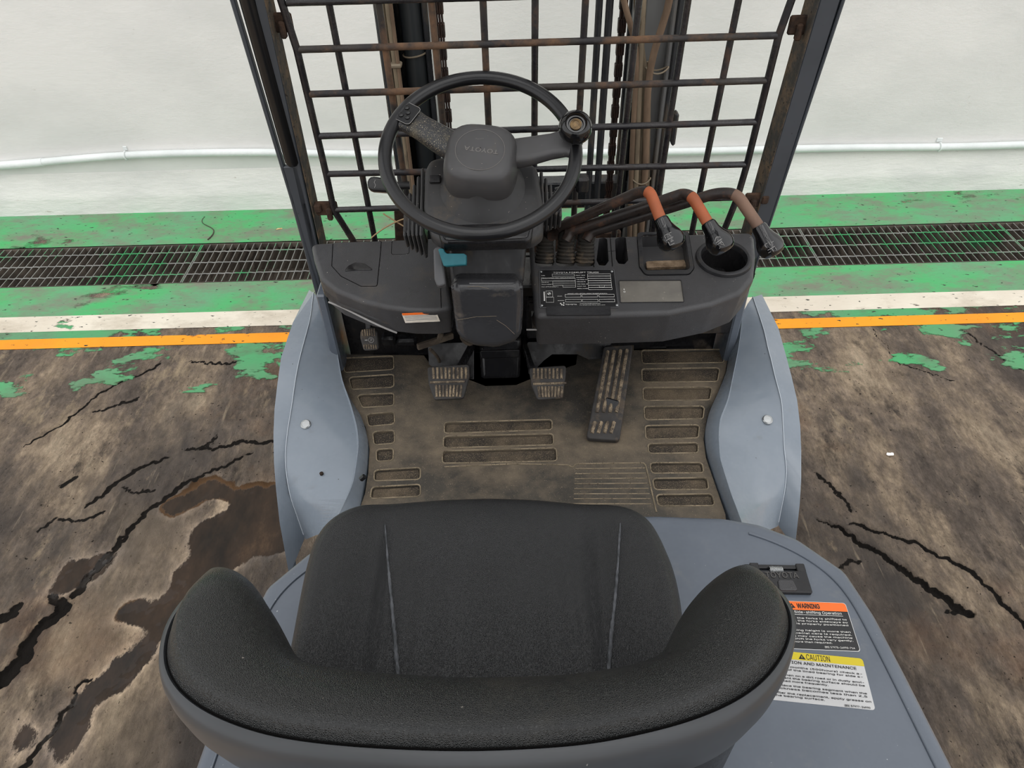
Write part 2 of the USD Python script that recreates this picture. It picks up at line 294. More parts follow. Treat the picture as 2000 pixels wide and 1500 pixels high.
# concrete: worn tan and grey-brown, streaked the way the trucks drive; "wet" and "dark" are stains with shapes of their own
def concrete():
    N = lambda sc, d=9., r=.7, dist=0.: ('noise_texture', {'scale': sc, 'detail': d, 'roughness': r, 'distortion': dist})
    R = lambda a, b, c=0., d=1.: ('map_range', {'from_min': a, 'from_max': b, 'to_min': c, 'to_max': d})
    n = {'g': ('geometry', {}), 'ms': ('mapping', {'scale': (1., .45, 1.), 'rotation': (0, 0, .12)}), 'mk': ('mapping', {'scale': (1., .1, 1.), 'rotation': (0, 0, .2)}),
         'na': N(3.0, 13., .72), 'ma': R(.36, .64), 'ra': ('rgb_ramp', {'ramp': [(0, L(104, 94, 87)), (.3, L(131, 118, 107)), (.52, L(157, 140, 123)), (.75, L(188, 167, 143)), (1, L(212, 191, 165))]}),
         'nb': N(46., 10., .82), 'mb': R(.3, .7, .5, 1.42), 'hb': ('mix', {'mix_type': 'multiply', 'fac': 1.}),
         'nc': N(1.15, 12., .68), 'mc': R(.5, .58, 0., .62), 'xc': ('mix', {'color2': L(100, 93, 88)}),
         'nd': N(7.5, 13., .76), 'md': R(.55, .62, 0., .55), 'xe': ('mix', {'color2': L(84, 76, 70)}),
         'ne': N(5.5, 12., .74), 'me': R(.58, .64, 0., .5), 'xf': ('mix', {'color2': L(204, 182, 152)}),
         'nk': N(42., 6., .6), 'mkk': R(.62, .7, 0., .45), 'xk': ('mix', {'color2': L(206, 188, 162)}),
         'no': N(1.7, 8., .6), 'mo': R(.56, .7, 0., .4), 'xo': ('mix', {'color2': L(152, 108, 74)}),
         'sp': N(85., 3., .5), 'msp': R(.68, .715, 0., .85), 'xs': ('mix', {'color2': L(54, 47, 41)}),
         'aw': ('attribute', {'attribute': 'wet'}), 'ad': ('attribute', {'attribute': 'dark'}), 'ap': ('attribute', {'attribute': 'pale'}), 'ab': ('attribute', {'attribute': 'brown'}),
         'rg': N(17., 12., .8), 'rh': ('math', {'math_type': 'multiply_add', 'value2': 1.5, 'value3': -.75}), 'wa': ('math', {'math_type': 'add'}), 'wm': R(.44, .56), 'ba': ('math', {'math_type': 'add'}), 'bm': R(.44, .56, 0., .85),
         'dh': ('math', {'math_type': 'multiply_add', 'value2': .34, 'value3': -.17}), 'da': ('math', {'math_type': 'add'}), 'dm': R(.47, .53, 0., .96), 'dn': N(60., 8., .7), 'xt': ('mix', {'color2': L(202, 180, 152)}), 'xd': ('mix', {'color2': L(34, 29, 25)}), 'xb': ('mix', {'color2': L(92, 68, 46)}), 'wn': N(9., 8., .7), 'wr': ('rgb_ramp', {'ramp': [(.35, L(32, 27, 23)), (.6, L(58, 45, 35)), (.78, L(92, 72, 54))]}), 'xw': ('mix', {}),
         'nr': R(0, 1, .85, .14), 'gr': N(130., 8., .75), 'gs': N(30., 10., .75), 'gm': ('math', {'math_type': 'multiply_add', 'value2': .45}),
         'bs': R(0, 1, 1., .3), 'b': ('bump', {'distance': .006}), 'p': ('principled_bsdf', {'specular_ior_level': .24})}
    l = [('g.position', 'ms.vector'), ('g.position', 'mk.vector'), ('ms.vector', 'na.vector'), ('na.fac', 'ma.value'), ('ma.result', 'ra.fac'), ('ms.vector', 'nb.vector'), ('nb.fac', 'mb.value'),
         ('ra.color', 'hb.color1'), ('mb.result', 'hb.color2'), ('ms.vector', 'nc.vector'), ('nc.fac', 'mc.value'), ('mc.result', 'xc.fac'), ('hb.color', 'xc.color1'),
         ('ms.vector', 'nd.vector'), ('nd.fac', 'md.value'), ('md.result', 'xe.fac'), ('xc.color', 'xe.color1'), ('ms.vector', 'ne.vector'), ('ne.fac', 'me.value'), ('me.result', 'xf.fac'), ('xe.color', 'xf.color1'),
         ('mk.vector', 'nk.vector'), ('nk.fac', 'mkk.value'), ('mkk.result', 'xk.fac'), ('xf.color', 'xk.color1'),
         ('g.position', 'no.vector'), ('no.fac', 'mo.value'), ('mo.result', 'xo.fac'), ('xk.color', 'xo.color1'), ('g.position', 'sp.vector'), ('sp.fac', 'msp.value'), ('msp.result', 'xs.fac'), ('xo.color', 'xs.color1'),
         ('ap.fac', 'xt.fac'), ('xs.color', 'xt.color1'), ('ms.vector', 'rg.vector'), ('rg.fac', 'rh.value1'), ('aw.fac', 'wa.value1'), ('rh.value', 'wa.value2'), ('wa.value', 'wm.value'), ('ab.fac', 'ba.value1'), ('rh.value', 'ba.value2'), ('ba.value', 'bm.value'),
         ('bm.result', 'xb.fac'), ('xt.color', 'xb.color1'), ('ms.vector', 'wn.vector'), ('wn.fac', 'wr.fac'), ('wr.color', 'xw.color2'), ('wm.result', 'xw.fac'), ('xb.color', 'xw.color1'), ('ms.vector', 'dn.vector'), ('dn.fac', 'dh.value1'), ('ad.fac', 'da.value1'), ('dh.value', 'da.value2'), ('da.value', 'dm.value'), ('dm.result', 'xd.fac'), ('xw.color', 'xd.color1'), ('xd.color', 'p.base_color'),
         ('wm.result', 'nr.value'), ('nr.result', 'p.roughness'), ('ms.vector', 'gr.vector'), ('ms.vector', 'gs.vector'), ('gr.fac', 'gm.value1'), ('gs.fac', 'gm.value3'), ('gm.value', 'b.height'), ('wm.result', 'bs.value'), ('bs.result', 'b.strength'), ('b.normal', 'p.normal')]
    return usdkit.material(stage, '/World/Looks/worn_concrete', n, l, surface='p.BSDF')
M_floor = concrete()
def paint(name, c, c2, keep, soft, scale, fade=None, dirt=L(96, 90, 80), dl=.5, dh=.72, chips=None):
    """road paint with chipped holes; fade = (y0, y1): the paint thins out from y1 towards y0"""
    n = {'g': ('geometry', {}), 's': ('separate_xyz', {}), 'mp': ('mapping', {'scale': (.55, 1., 1.)}), 'n': ('noise_texture', {'scale': scale, 'detail': 8., 'roughness': .62}), 'th': ('map_range', {'from_min': keep - soft, 'from_max': keep + soft}),
         'ad': ('math', {'math_type': 'add', 'value2': 0.}), 'c': ('noise_texture', {'scale': 3., 'detail': 6.}), 'mc': ('map_range', {'from_min': .38, 'from_max': .62}), 'x': ('mix', {'color1': c, 'color2': c2}),
         'd': ('noise_texture', {'scale': 7., 'detail': 8., 'roughness': .7}), 'md': ('map_range', {'from_min': dl, 'from_max': dh, 'to_max': .8}), 'xd': ('mix', {'color2': dirt}),
         'k': ('noise_texture', {'scale': 55., 'detail': 3.}), 'mk': ('map_range', {'from_min': .66, 'from_max': .7, 'to_max': .85}), 'xk': ('mix', {'color2': L(48, 52, 44)}),
         'b': ('bump', {'distance': .004, 'strength': .5}), 'p': ('principled_bsdf', {'roughness': .6, 'specular_ior_level': .35}), 't': ('transparent_bsdf', {}), 'mx': ('mix_closure', {})}
    l = [('g.position', 'mp.vector'), ('mp.vector', 'n.vector'), ('n.fac', 'ad.value1'), ('ad.value', 'th.value'), ('g.position', 'c.vector'), ('c.fac', 'mc.value'), ('mc.result', 'x.fac'), ('mp.vector', 'd.vector'), ('d.fac', 'md.value'), ('md.result', 'xd.fac'),
         ('x.color', 'xd.color1'), ('mp.vector', 'k.vector'), ('k.fac', 'mk.value'), ('mk.result', 'xk.fac'), ('xd.color', 'xk.color1'), ('xk.color', 'p.base_color'), ('k.fac', 'b.height'), ('b.normal', 'p.normal'),
         ('th.result', 'mx.fac'), ('t.BSDF', 'mx.closure1'), ('p.BSDF', 'mx.closure2')]
    if fade:
        n['f'] = ('map_range', {'from_min': fade[0], 'from_max': fade[1], 'to_min': fade[2], 'to_max': fade[3]})
        l += [('g.position', 's.vector'), ('s.y', 'f.value'), ('f.result', 'ad.value2')]
    return usdkit.material(stage, '/World/Looks/' + name, n, l, surface='mx.closure')
M_green = paint('green_floor_paint', L(74, 174, 104), L(98, 160, 116), .36, .02, 3.4, dirt=L(120, 124, 108), dl=.43, dh=.60)
M_green_patchy = paint('green_paint_remains', L(76, 160, 104), L(96, 146, 108), .5, .012, 6., fade=(2.05, 2.5, -.105, .0))
M_whiteline = paint('white_line_paint', L(226, 218, 202), L(214, 204, 188), .33, .012, 7, dirt=L(180, 168, 150))
M_yellowline = paint('yellow_line_paint', L(250, 160, 34), L(246, 150, 32), .37, .008, 6, dirt=L(206, 140, 50), dl=.56, dh=.8)

# ------------------------------------------------------------------ scene tree helpers
_used = {}
def _path(parent, name):
    k = _used.get((parent, name), 0); _used[(parent, name)] = k + 1
    return f'{parent}/{name}' if k == 0 else f'{parent}/{name}_{k:03d}'
BASE = {}
def tag(p, label=None, category=None, group=None, kind=None):
    p = p.GetPrim() if hasattr(p, 'GetPrim') else p
    for k, v in (('label', label), ('category', category), ('group', group), ('kind', kind)):
        if v: p.SetCustomDataByKey(k, v)
    return p
def thing(name, base, label, category, group=None, kind=None):
    path = _path('/World', name); x = UsdGeom.Xform.Define(stage, path); x.AddTranslateOp().Set(Gf.Vec3d(*map(float, base)))
    BASE[path] = np.asarray(base, float); tag(x, label, category, group, kind); return path
def part(parent, name, mesh, material, smooth=32, label=None, kind=None):
    """one mesh (given in world coordinates) under a thing or a part"""
    path = _path(parent, name); b = BASE[parent]; BASE[path] = b
    if hasattr(mesh, 'to_mesh'): mesh = tri(mesh)
    m = mesh.copy(); m.apply_translation(-b)
    o = usdkit.mesh(stage, path, m, material, smooth=smooth); tag(o, label, kind=kind); return path
def single(name, mesh, material, label=None, category=None, kind=None, group=None, smooth=32):
    path = _path('/World', name); b = np.r_[mesh.bounds.mean(0)[:2], mesh.bounds[0][2]]; BASE[path] = b
    m = mesh.copy(); m.apply_translation(-b); o = usdkit.mesh(stage, path, m, material, smooth=smooth)
    UsdGeom.Xformable(o).AddTranslateOp().Set(Gf.Vec3d(*map(float, b))); tag(o, label, category, group, kind); return path

# ================================================================== the setting
WALL_Y = 3.52
# wall: flat above the conduit, slightly swelling plinth below
PL_ = lambda z: WALL_Y - .002 - (.045 * np.clip((.21 - z) / .12, 0, 1) ** 1.0 * (1 - 0) if z < .21 else 0) - (.012 * np.clip((.09 - z) / .09, 0, 1) if z < .09 else 0)
wprof = [(WALL_Y, -.02), (WALL_Y, 4.6), (WALL_Y + .2, 4.6), (WALL_Y + .2, -.02)]; pprof = [(PL_(z), z) for z in np.linspace(0.001, .208, 18)] + [(WALL_Y - .0005, .21), (WALL_Y - .0005, .001)]
def alongx(prof):
    m = trimesh.creation.extrude_polygon(Polygon(prof), 18, engine='earcut'); m.apply_transform(np.array([[0, 0, 1., -9], [1, 0, 0, 0], [0, 1, 0, 0], [0, 0, 0, 1]]))
    if m.volume < 0: m.invert()
    return m
wm = alongx(wprof)
single('baseboard_back', alongx(pprof), M_wall_low, 'thicker white plastered foot of the wall under the conduit', 'wall base', 'structure', smooth=40)
wp = single('wall_back', wm, M_wall, 'rough white painted wall behind the forklift', 'wall', 'structure', smooth=40)
# conduit
cp = [(-9, .23)] + [tuple(at(px, py, y=WALL_Y - .022)[[0, 2]]) for px, py in [(-40, 327), (60, 319), (140, 311), (224, 304), (320, 300), (420, 298), (512, 297)]] + [(-.9, .283), (0, .262), (.9, .247)] + [tuple(at(px, py, y=WALL_Y - .022)[[0, 2]]) for px, py in [(1566, 290), (1700, 288), (1860, 287), (1930, 285), (2010, 282)]] + [(9, .23)]
cp3 = lerp_path([(x, WALL_Y - .022, z) for x, z in cp], 160)
cp3[:, 2] = ndimage.gaussian_filter1d(cp3[:, 2], 1.0)
cd = thing('conduit_pipe', (0, WALL_Y, .26), 'white painted conduit pipe running along the foot of the white wall', 'pipe')
part(cd, 'pipe', tube(cp3, .0185, 14), M_pipe, 60)
for px, py, w_ in [(245, 300, .02), (1835, 284, .03)]:
    q = at(px, py, y=WALL_Y - .02); qz = np.interp(q[0], cp3[:, 0], cp3[:, 2])
    part(cd, 'pipe_clip', cat(tube([(q[0] + dx, WALL_Y - .022 - .021 * math.sin(t), qz + .021 * math.cos(t)) for dx in (0,) for t in np.linspace(-.3, math.pi + .3, 12)], .0045, 6), cbox(w_, .006, .02, (q[0], WALL_Y - .0035, qz + .03))), M_pipe)
q = at(40, 321, y=WALL_Y - .022); qz = np.interp(q[0], cp3[:, 0], cp3[:, 2]); i = np.argmin(abs(cp3[:, 0] - q[0]))
part(cd, 'pipe_coupling', tube(cp3[i - 1:i + 2], .0205, 14), M_pipe)

# floor --------------------------------------------------------------------------------------------------------
DR0, DR1 = 2.787, 3.13     # the drain channel
GX0, GX1, GY0, H = -2.6, 2.6, .6, .0062
gx = np.arange(GX0, GX1 + H / 2, H); gy = np.r_[np.arange(GY0, DR0 - H / 2, H), DR0]
X, Y = np.meshgrid(gx, gy); P2 = np.stack([X, Y], -1)
f3 = lambda s, sd, st=(1, 1): fbm(np.stack([X * s * st[0], Y * s * st[1], 0 * X], -1), 5, sd)
C1 = lambda pts: crop(pts, 0, 650, .32)
C2 = lambda pts: crop(pts, 0, 1020, .32)
cracks = [  # photograph's line of each crack on the floor, half width at its two ends and middle (m), depth
    ([(1597, 1010), (1640, 1032), (1680, 1058), (1720, 1082), (1770, 1115), (1810, 1145), (1850, 1172), (1880, 1193), (1904, 1198)], (.003, .010, .014), .03),
    ([(1655, 1020), (1700, 1033), (1760, 1050), (1800, 1065), (1850, 1093), (1900, 1120), (1950, 1165), (1990, 1212), (2020, 1245)], (.005, .006, .008), .02),
    ([(1590, 922), (1625, 950), (1655, 985), (1662, 1000)], (.003, .005, .003), .01),
    ([(1640, 1110), (1660, 1096), (1685, 1098)], (.002, .003, .002), .006),
    ([(1845, 1194), (1870, 1196), (1900, 1197)], (.002, .004, .003), .01),
    (C1([(970, 165), (950, 215), (800, 270), (600, 375), (500, 460), (380, 560), (140, 700)]), (.005, .004, .002), .012),
    (C1([(1040, 750), (860, 820), (720, 900), (600, 1000), (515, 1065)]), (.004, .008, .006), .014),
    (C1([(1670, 665), (1480, 655), (1330, 700), (1130, 710)]), (.007, .006, .003), .012),
    (C1([(1540, 720), (1420, 790), (1280, 840), (1100, 930), (1050, 970), (980, 1030)]), (.004, .005, .009), .012),
    (C1([(980, 1030), (900, 1090), (740, 1250), (660, 1340), (600, 1400), (550, 1470)]), (.006, .006, .007), .014),
    (C1([(1500, 160), (1420, 185), (1150, 180)]), (.003, .004, .002), .008),
    (C1([(850, 395), (740, 430), (560, 490)]), (.006, .004, .002), .008),
    (C1([(470, 870), (360, 940)]), (.002, .003, .002), .006), (C1([(640, 1090), (480, 1150), (340, 1130), (220, 1220)]), (.005, .003, .003), .008),
    (C1([(740, 940), (800, 975), (950, 960)]), (.002, .003, .002), .006),
    (C2([(840, 5), (740, 110), (660, 200), (650, 230), (560, 300), (500, 370), (440, 460)]), (.004, .008, .016), .02),
    (C2([(300, 430), (350, 480), (400, 530), (260, 620), (200, 700), (130, 830), (60, 900), (-20, 1000)]), (.014, .019, .024), .03),
    (C2([(560, 950), (480, 980), (440, 1080), (370, 1170), (340, 1250), (260, 1340), (140, 1500), (80, 1580)]), (.004, .005, .007), .016),
    (C2([(120, 490), (60, 560), (-20, 590)]), (.009, .012, .012), .02),
    (C1([(1330, 620), (1270, 680), (1130, 715)]), (.003, .003, .002), .006),
    ([(1700, 640), (1760, 712), (1870, 745)], (.0, .002, .002), .004), ([(1870, 640), (1960, 700), (2010, 730)], (.003, .003, .003), .005)]
cz = np.zeros_like(X); cdark = np.zeros_like(X)
flat = P2.reshape(-1, 2)
for i, (pts, w3, dep) in enumerate(cracks):
    W = np.array([at(*p, z=0)[:2] for p in pts]); W = lerp_path(W, 160)
    t = np.linspace(0, 1, 160); nz = fbm(np.stack([t * 26, t * 0 + i * 3.1, t * 0], -1), 4, 3)
    T = np.gradient(W, axis=0); T /= np.linalg.norm(T, axis=1)[:, None]; W = W + np.c_[-T[:, 1], T[:, 0]] * ((nz - .5) * .03)[:, None]
    wd = np.interp(t, [0, .55, 1], w3) * (.45 + 1.2 * fbm(np.stack([t * 40, t * 0 + i, t * 0 + 9], -1), 3, 5)) * np.minimum(1, np.minimum(t, 1 - t) * 18 + .25)
    W4 = lerp_path(np.c_[W, wd], 500)
    d, k = cKDTree(W4[:, :2]).query(flat, distance_upper_bound=.09)
    ok = np.isfinite(d); wk = np.zeros(len(flat)); wk[ok] = W4[k[ok], 2] * .72
    m = np.zeros(len(flat)); m[ok] = np.clip((wk[ok] + .003 - d[ok]) / .005, 0, 1)
    m = m.reshape(X.shape); cz = np.minimum(cz, -m * dep * .4); md_ = np.zeros(len(flat)); md_[ok] = np.clip(.5 + (wk[ok] * 1.15 + .0014 - d[ok]) / .03, 0, 1); cdark = np.maximum(cdark, md_.reshape(X.shape))
jx = X + (f3(5, 11) - .5) * .22 + (f3(22, 12) - .5) * .08; jy = Y + (f3(5, 13) - .5) * .22 + (f3(22, 14) - .5) * .08
def region(polys):
    out = np.zeros(X.shape, bool)
    for p in polys:
        g = Polygon([at(*q, z=0)[:2] for q in p]).buffer(0); out |= shapely.contains_xy(g, jx, jy)
    return out.astype(float)
wetp = [C1([(1760, 880), (1340, 920), (1120, 965), (1000, 1045), (1250, 1060), (1400, 1010), (1350, 1120), (1200, 1250), (1090, 1350), (1030, 1500), (1420, 1420), (1760, 1290)]),
        C2([(1180, 90), (1080, 210), (990, 380), (910, 460), (700, 560), (650, 690), (830, 710), (780, 800), (690, 900), (600, 960), (640, 1040), (470, 1110), (380, 1260), (210, 1560), (380, 1560), (600, 1240), (830, 900), (1000, 700), (1100, 480), (1400, 290), (1760, 100), (1760, 0)]),
        C2([(660, 195), (450, 205), (240, 290), (180, 365), (50, 380), (120, 420), (300, 385), (480, 365), (560, 310)]),
        C2([(0, 1330), (120, 1290), (160, 1400), (60, 1500), (0, 1500)])]
wet = region(wetp); wetb = np.clip(ndimage.gaussian_filter(wet, 3.4), 0, 1)
inner = np.clip(ndimage.gaussian_filter(region([wetp[0], wetp[1]]), 7), 0, 1)
brown = region([C1([(1760, 850), (1400, 880), (1100, 950), (1000, 1060), (1300, 1070), (1500, 960), (1760, 930)]), C2([(700, 560), (840, 470), (1060, 480), (1060, 640), (800, 700), (650, 690)])])
soil = region([[(1690, 830), (2000, 850), (2000, 900), (1730, 870)]]) * 0
pale = ndimage.gaussian_filter(region([C2([(900, 330), (650, 250), (550, 330), (420, 530), (220, 780), (150, 1000), (350, 1000), (640, 800), (830, 620), (1000, 330)]), C2([(1040, 620), (760, 950), (560, 1300), (420, 1560), (1060, 1560), (1060, 1300)]), C1([(600, 1100), (1000, 1050), (1250, 1080), (1100, 1300), (900, 1500), (700, 1400)])]), 5)
flake = np.clip((f3(1.6, 21, (1, .6)) - .56) * 18, 0, 1)          # thin layer of concrete worn off in patches
rough_amp = np.clip((2.22 - Y) / .25, 0, 1)
Z = (f3(9, 31, (1, .5)) - .5) * .004 * rough_amp + (f3(40, 33, (1, .6)) - .5) * .0035 * rough_amp - flake * .0025 * rough_amp + cz * np.clip((2.3 - Y) / .1, 0, 1) - wetb * .005 * rough_amp
Z[-1] = 0
dark = np.clip(cdark, 0, 1)
wetv = wetb; brownb = ndimage.gaussian_filter(brown, 2.2)
ny, nx = X.shape
V = np.stack([X, Y, Z], -1).reshape(-1, 3)
a = (np.arange(ny - 1)[:, None] * nx + np.arange(nx - 1)[None]).ravel()
F = np.vstack([np.c_[a, a + 1, a + nx + 1], np.c_[a, a + nx + 1, a + nx]])
quads = [(-9, -6, 9, GY0), (-9, GY0, GX0, DR0), (GX1, GY0, 9, DR0), (-9, DR1, 9, WALL_Y + .1)]
for x0, y0, x1, y1 in quads:
    n0 = len(V); V = np.vstack([V, [(x0, y0, 0), (x1, y0, 0), (x1, y1, 0), (x0, y1, 0)]]); F = np.vstack([F, [(n0, n0 + 1, n0 + 2), (n0, n0 + 2, n0 + 3)]])
fl = usdkit.mesh(stage, '/World/floor', TM(V, F), M_floor, smooth=True); tag(fl, 'worn stained concrete yard floor with cracks and oily patches', 'floor', kind='structure'); BASE['/World/floor'] = np.zeros(3)
pad = lambda A: np.r_[A.ravel(), np.zeros(len(V) - A.size)]
for nm, A in (('wet', wetv), ('dark', dark), ('pale', pale * .28), ('brown', brownb)):
    UsdGeom.PrimvarsAPI(fl).CreatePrimvar(nm, Sdf.ValueTypeNames.FloatArray, 'vertex').Set(Vt.FloatArray.FromNumpy(pad(A).astype(np.float32)))
def strip(x0, y0, x1, y1, z):
    m = trimesh.creation.box([x1 - x0, y1 - y0, .0012]); return shift(m, (x0 + x1) / 2, (y0 + y1) / 2, z + .0006)
part('/World/floor', 'green_paint', cat(strip(-9, 2.55, 9, DR0 - .004, .0002), strip(-9, DR1 + .004, 9, WALL_Y, .0002)), M_green, False, 'green painted band along the drain')
part('/World/floor', 'green_paint', strip(-9, 2.03, 9, 2.55, .0008), M_green_patchy, False, 'remains of green paint on bare concrete beside the yellow line')
part('/World/floor', 'white_line', strip(-9, 2.44, 9, 2.55, .0022), M_whiteline, False, 'white painted line')
part('/World/floor', 'yellow_line', strip(-9, 2.325, 9, 2.389, .0022), M_yellowline, False, 'yellow painted line')
# the drain: channel in the floor and its grating panels
GD = .16
ch = cat(shift(trimesh.creation.box([18, .02, GD]), 0, DR0 - .01 + .001, -GD / 2), shift(trimesh.creation.box([18, .02, GD]), 0, DR1 + .009, -GD / 2), shift(trimesh.creation.box([18, DR1 - DR0 + .04, .02]), 0, (DR0 + DR1) / 2, -GD - .01))
single('trim_1', ch, M_gutter, 'muddy concrete drain channel under the gratings', 'drain channel', 'structure', smooth=False)
PL = 1.0; J0 = -1.592
glabels = {-1: 'steel drain grating panel at the left edge of the photo, left of the first joint', 0: 'steel drain grating panel left of the forklift, right of the first joint', 1: 'steel drain grating panel behind the forklift mast, mostly hidden',
           2: 'steel drain grating panel just right of the forklift', 3: 'steel drain grating panel at right, right of the second joint', 4: 'end of steel drain grating panel at the right edge of the photo'}
first = None
for k in range(0, 6):
    x0 = J0 + (k - 1) * PL
    lab = glabels[k - 1]
    if first is None:
        g = thing('drain_grating', (x0, DR0, -.03), lab, 'grating', 'drain grating panels'); first = g
        w = DR1 - DR0 - .008; y0 = DR0 + .004; zt = -.002; hh = .026
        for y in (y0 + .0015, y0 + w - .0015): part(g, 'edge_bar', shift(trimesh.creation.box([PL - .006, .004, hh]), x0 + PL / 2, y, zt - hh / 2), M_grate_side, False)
        for i in range(28):
            xx = x0 + .004 + (PL - .008) * i / 27
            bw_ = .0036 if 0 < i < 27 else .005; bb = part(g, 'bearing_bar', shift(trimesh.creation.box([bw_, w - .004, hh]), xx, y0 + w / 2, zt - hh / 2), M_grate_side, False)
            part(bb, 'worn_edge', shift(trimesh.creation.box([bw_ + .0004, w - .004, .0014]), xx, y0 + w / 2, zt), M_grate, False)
        for i in range(3):
            yy = y0 + w * (.21 + .29 * i); pp = np.array([(x, yy + .0012 * math.sin(x * 120 + i), zt + .0005 + .001 * math.sin(x * 170)) for x in np.linspace(x0 + .004, x0 + PL - .004, 80)])
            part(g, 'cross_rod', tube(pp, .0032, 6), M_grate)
    else:
        path = _path('/World', 'drain_grating'); xf = UsdGeom.Xform.Define(stage, path); xf.AddTranslateOp().Set(Gf.Vec3d(x0, DR0, -.03))
        xf.GetPrim().GetReferences().AddInternalReference(first)
        ops = UsdGeom.Xformable(xf); xf.GetPrim().SetInstanceable(True); tag(xf, lab, 'grating', 'drain grating panels')

# ================================================================== the forklift
FL = thing('forklift', (0, .9, 0), 'grey forklift truck seen over its black driver seat, with steering wheel, levers and mast', 'forklift')
# ---- chassis, tyres (mostly hidden under the deck)
part(FL, 'chassis', cat(cbox(.92, 1.0, .5, (0, .15, .5), .02), cbox(.72, 1.1, .38, (0, 1.2, .47), .02), cbox(.84, .34, .28, (0, .78, .52), .02), cbox(1.0, .3, .04, (0, .82, .36), .008)), M_truck)
for s in (-1, 1):
    ty = lathe([(.14, -.085), (.27, -.085), (.295, -.07), (.30, -.04), (.30, .04), (.295, .07), (.27, .085), (.14, .085)], 40)
    ty.apply_transform(trimesh.transformations.rotation_matrix(math.pi / 2, [0, 1, 0]))
    part(FL, 'tyre', shift(ty, s * .465, 1.42, .302), M_tyre)
# ---- hood (engine cover the seat stands on)
HZ = 1.0
half = [(0, .657), (.16, .655), (.26, .647), (.31, .634), (.36, .606), (.41, .549), (.425, .48), (.432, .40), (.44, .29), (.45, .1), (.45, -.45)]
hp = Polygon([(x, y) for x, y in half] + [(-x, y) for x, y in half[::-1]])
hp = rpoly(hp.buffer(.0), .02, 6)
part(FL, 'hood', cat(pillow(hp, .66, HZ, .016, 6, .008, bot=-.02)), M_truck, 40)
ridge = smoothpath([(x - .022 * (1 if x > .3 else .3), y - .022, HZ + .0005) for x, y in half[3:9]], 50)
part(FL, 'hood_ridge', tube(ridge, .0022, 6), M_truck, 60)
part(FL, 'hood_ridge', tube(ridge * [-1, 1, 1], .0022, 6), M_truck, 60)
# latch
HP = Plane((0, 0, HZ), (1, 0, 0), (0, 1, 0))
lq = HP.uvs([(1462, 1106), (1568, 1108), (1577, 1162), (1478, 1155)])
e = (lq[1] - lq[0]) / np.linalg.norm(lq[1] - lq[0]); LP = Plane(HP.world(*lq[0]), (*e, 0), (-e[1], e[0], 0))
lw = np.linalg.norm(lq[1] - lq[0]); lh = np.linalg.norm(lq[2] - lq[1])
body = cat(cbox(lw, lh * .78, .008, (lw / 2, -lh * .62, .004), .0015), cbox(lw, .006, .006, (lw / 2, -.003, .003), .001), cbox(.012, lh * .3, .008, (.006, -lh * .12, .004), .001), cbox(.012, lh * .3, .008, (lw - .006, -lh * .12, .004), .001))
la = part(FL, 'hood_latch', moved(body, LP.M), M_dark, label='black hood latch plate with a coil spring')
t = np.linspace(0, 1, 180)
part(la, 'spring', moved(tube(np.c_[lw * (.34 + .24 * t), -.009 + .0045 * np.cos(t * 2 * np.pi * 9), .006 + .0045 * np.sin(t * 2 * np.pi * 9)], .0009, 6), LP.M), M_steel, label='bright coil spring')
part(la, 'lettering', lettering([('TOYOTA', lw * .22, -lh * .52, .0085, lw * .6)], LP.up(.0078).M, .0012, True), mat('latch_lettering', L(70, 68, 66), .5), label='raised lettering')
part(la, 'release_tab', moved(cat(pillow(rpoly([(lw * .42, -lh * .6), (lw * .7, -lh * .6), (lw * .74, -lh * .98), (lw * .4, -lh * .98)], .003), .006, .0105, .002)), LP.M), M_dash)
# hood labels
def label_frame(tl, tr, z): 
    a, b = HP.uv(*tl), HP.uv(*tr); e = (b - a) / np.linalg.norm(b - a); return Plane((*b, z), (*e, 0), (-e[1], e[0], 0))
W = label_frame((1540, 1196), (1643, 1200), HZ)
tr = W.uv(1650, 1179); br = W.uv(1675, 1272)
W = Plane(W.world(*tr), W.ex, W.ey); br = W.uv(1675, 1272); ww, wh = .128, -br[1]
wl = part(FL, 'warning_label', moved(extr(rpoly([(-ww, 0), (0, 0), (0, -wh), (-ww, -wh)], .004), .0006), W.M), M_plate, False, label='black warning label with an orange header on the hood')
part(wl, 'header', moved(extr(rpoly([(-ww, 0), (0, 0), (0, -.0125), (-ww, -.0125)], .0).intersection(rpoly([(-ww, 0), (0, 0), (0, -wh), (-ww, -wh)], .004)), .0004, .0006), W.M), M_orange, False, label='orange header')
part(wl, 'border', moved(extr(rpoly([(-ww - .0008, .0008), (.0008, .0008), (.0008, -wh - .0008), (-ww - .0008, -wh - .0008)], .004).difference(rpoly([(-ww, 0), (0, 0), (0, -wh), (-ww, -wh)], .004)), .0006), W.M), M_silver, False)
tx = [('WARNING', -.0656, -.0098, .0066, .030)]
part(wl, 'lettering', cat(lettering(tx, W.up(.001).M, .0004, True), moved(extr(Polygon([(-.0765, -.0098), (-.0680, -.0098), (-.0722, -.0028)]).difference(sbox(-.0727, -.008, -.0717, -.0052)), .0004), W.up(.001).M)), M_black, False)
s_ = wh / 6.1
fr = lambda q: -q * wh
tl = [('Side-shifting Operation', -.0712, fr(.255), .0036, .062)] + [(a_, x_, fr(q_), .0022, w_) for a_, x_, q_, w_ in [
    ('If the load on the forks is shifted to', -.113, .375, .108), ('one side, shift the forks sideways so', -.113, .435, .108), ('that the load is properly positioned', -.113, .495, .108), ('on the forks.', -.113, .550, .038),
    ('When the lifting height is more than', -.113, .635, .108), ('2 meters, special care is required.', -.113, .695, .108), ('Side shifting may cause the machine', -.113, .755, .108), ('to tip over. Shift the forks very gently.', -.113, .815, .108), ('Do not shift more than required.', -.113, .875, .080)]] + [('(BS) 57975-24990-71A', -.044, fr(.965), .0024, .038)]
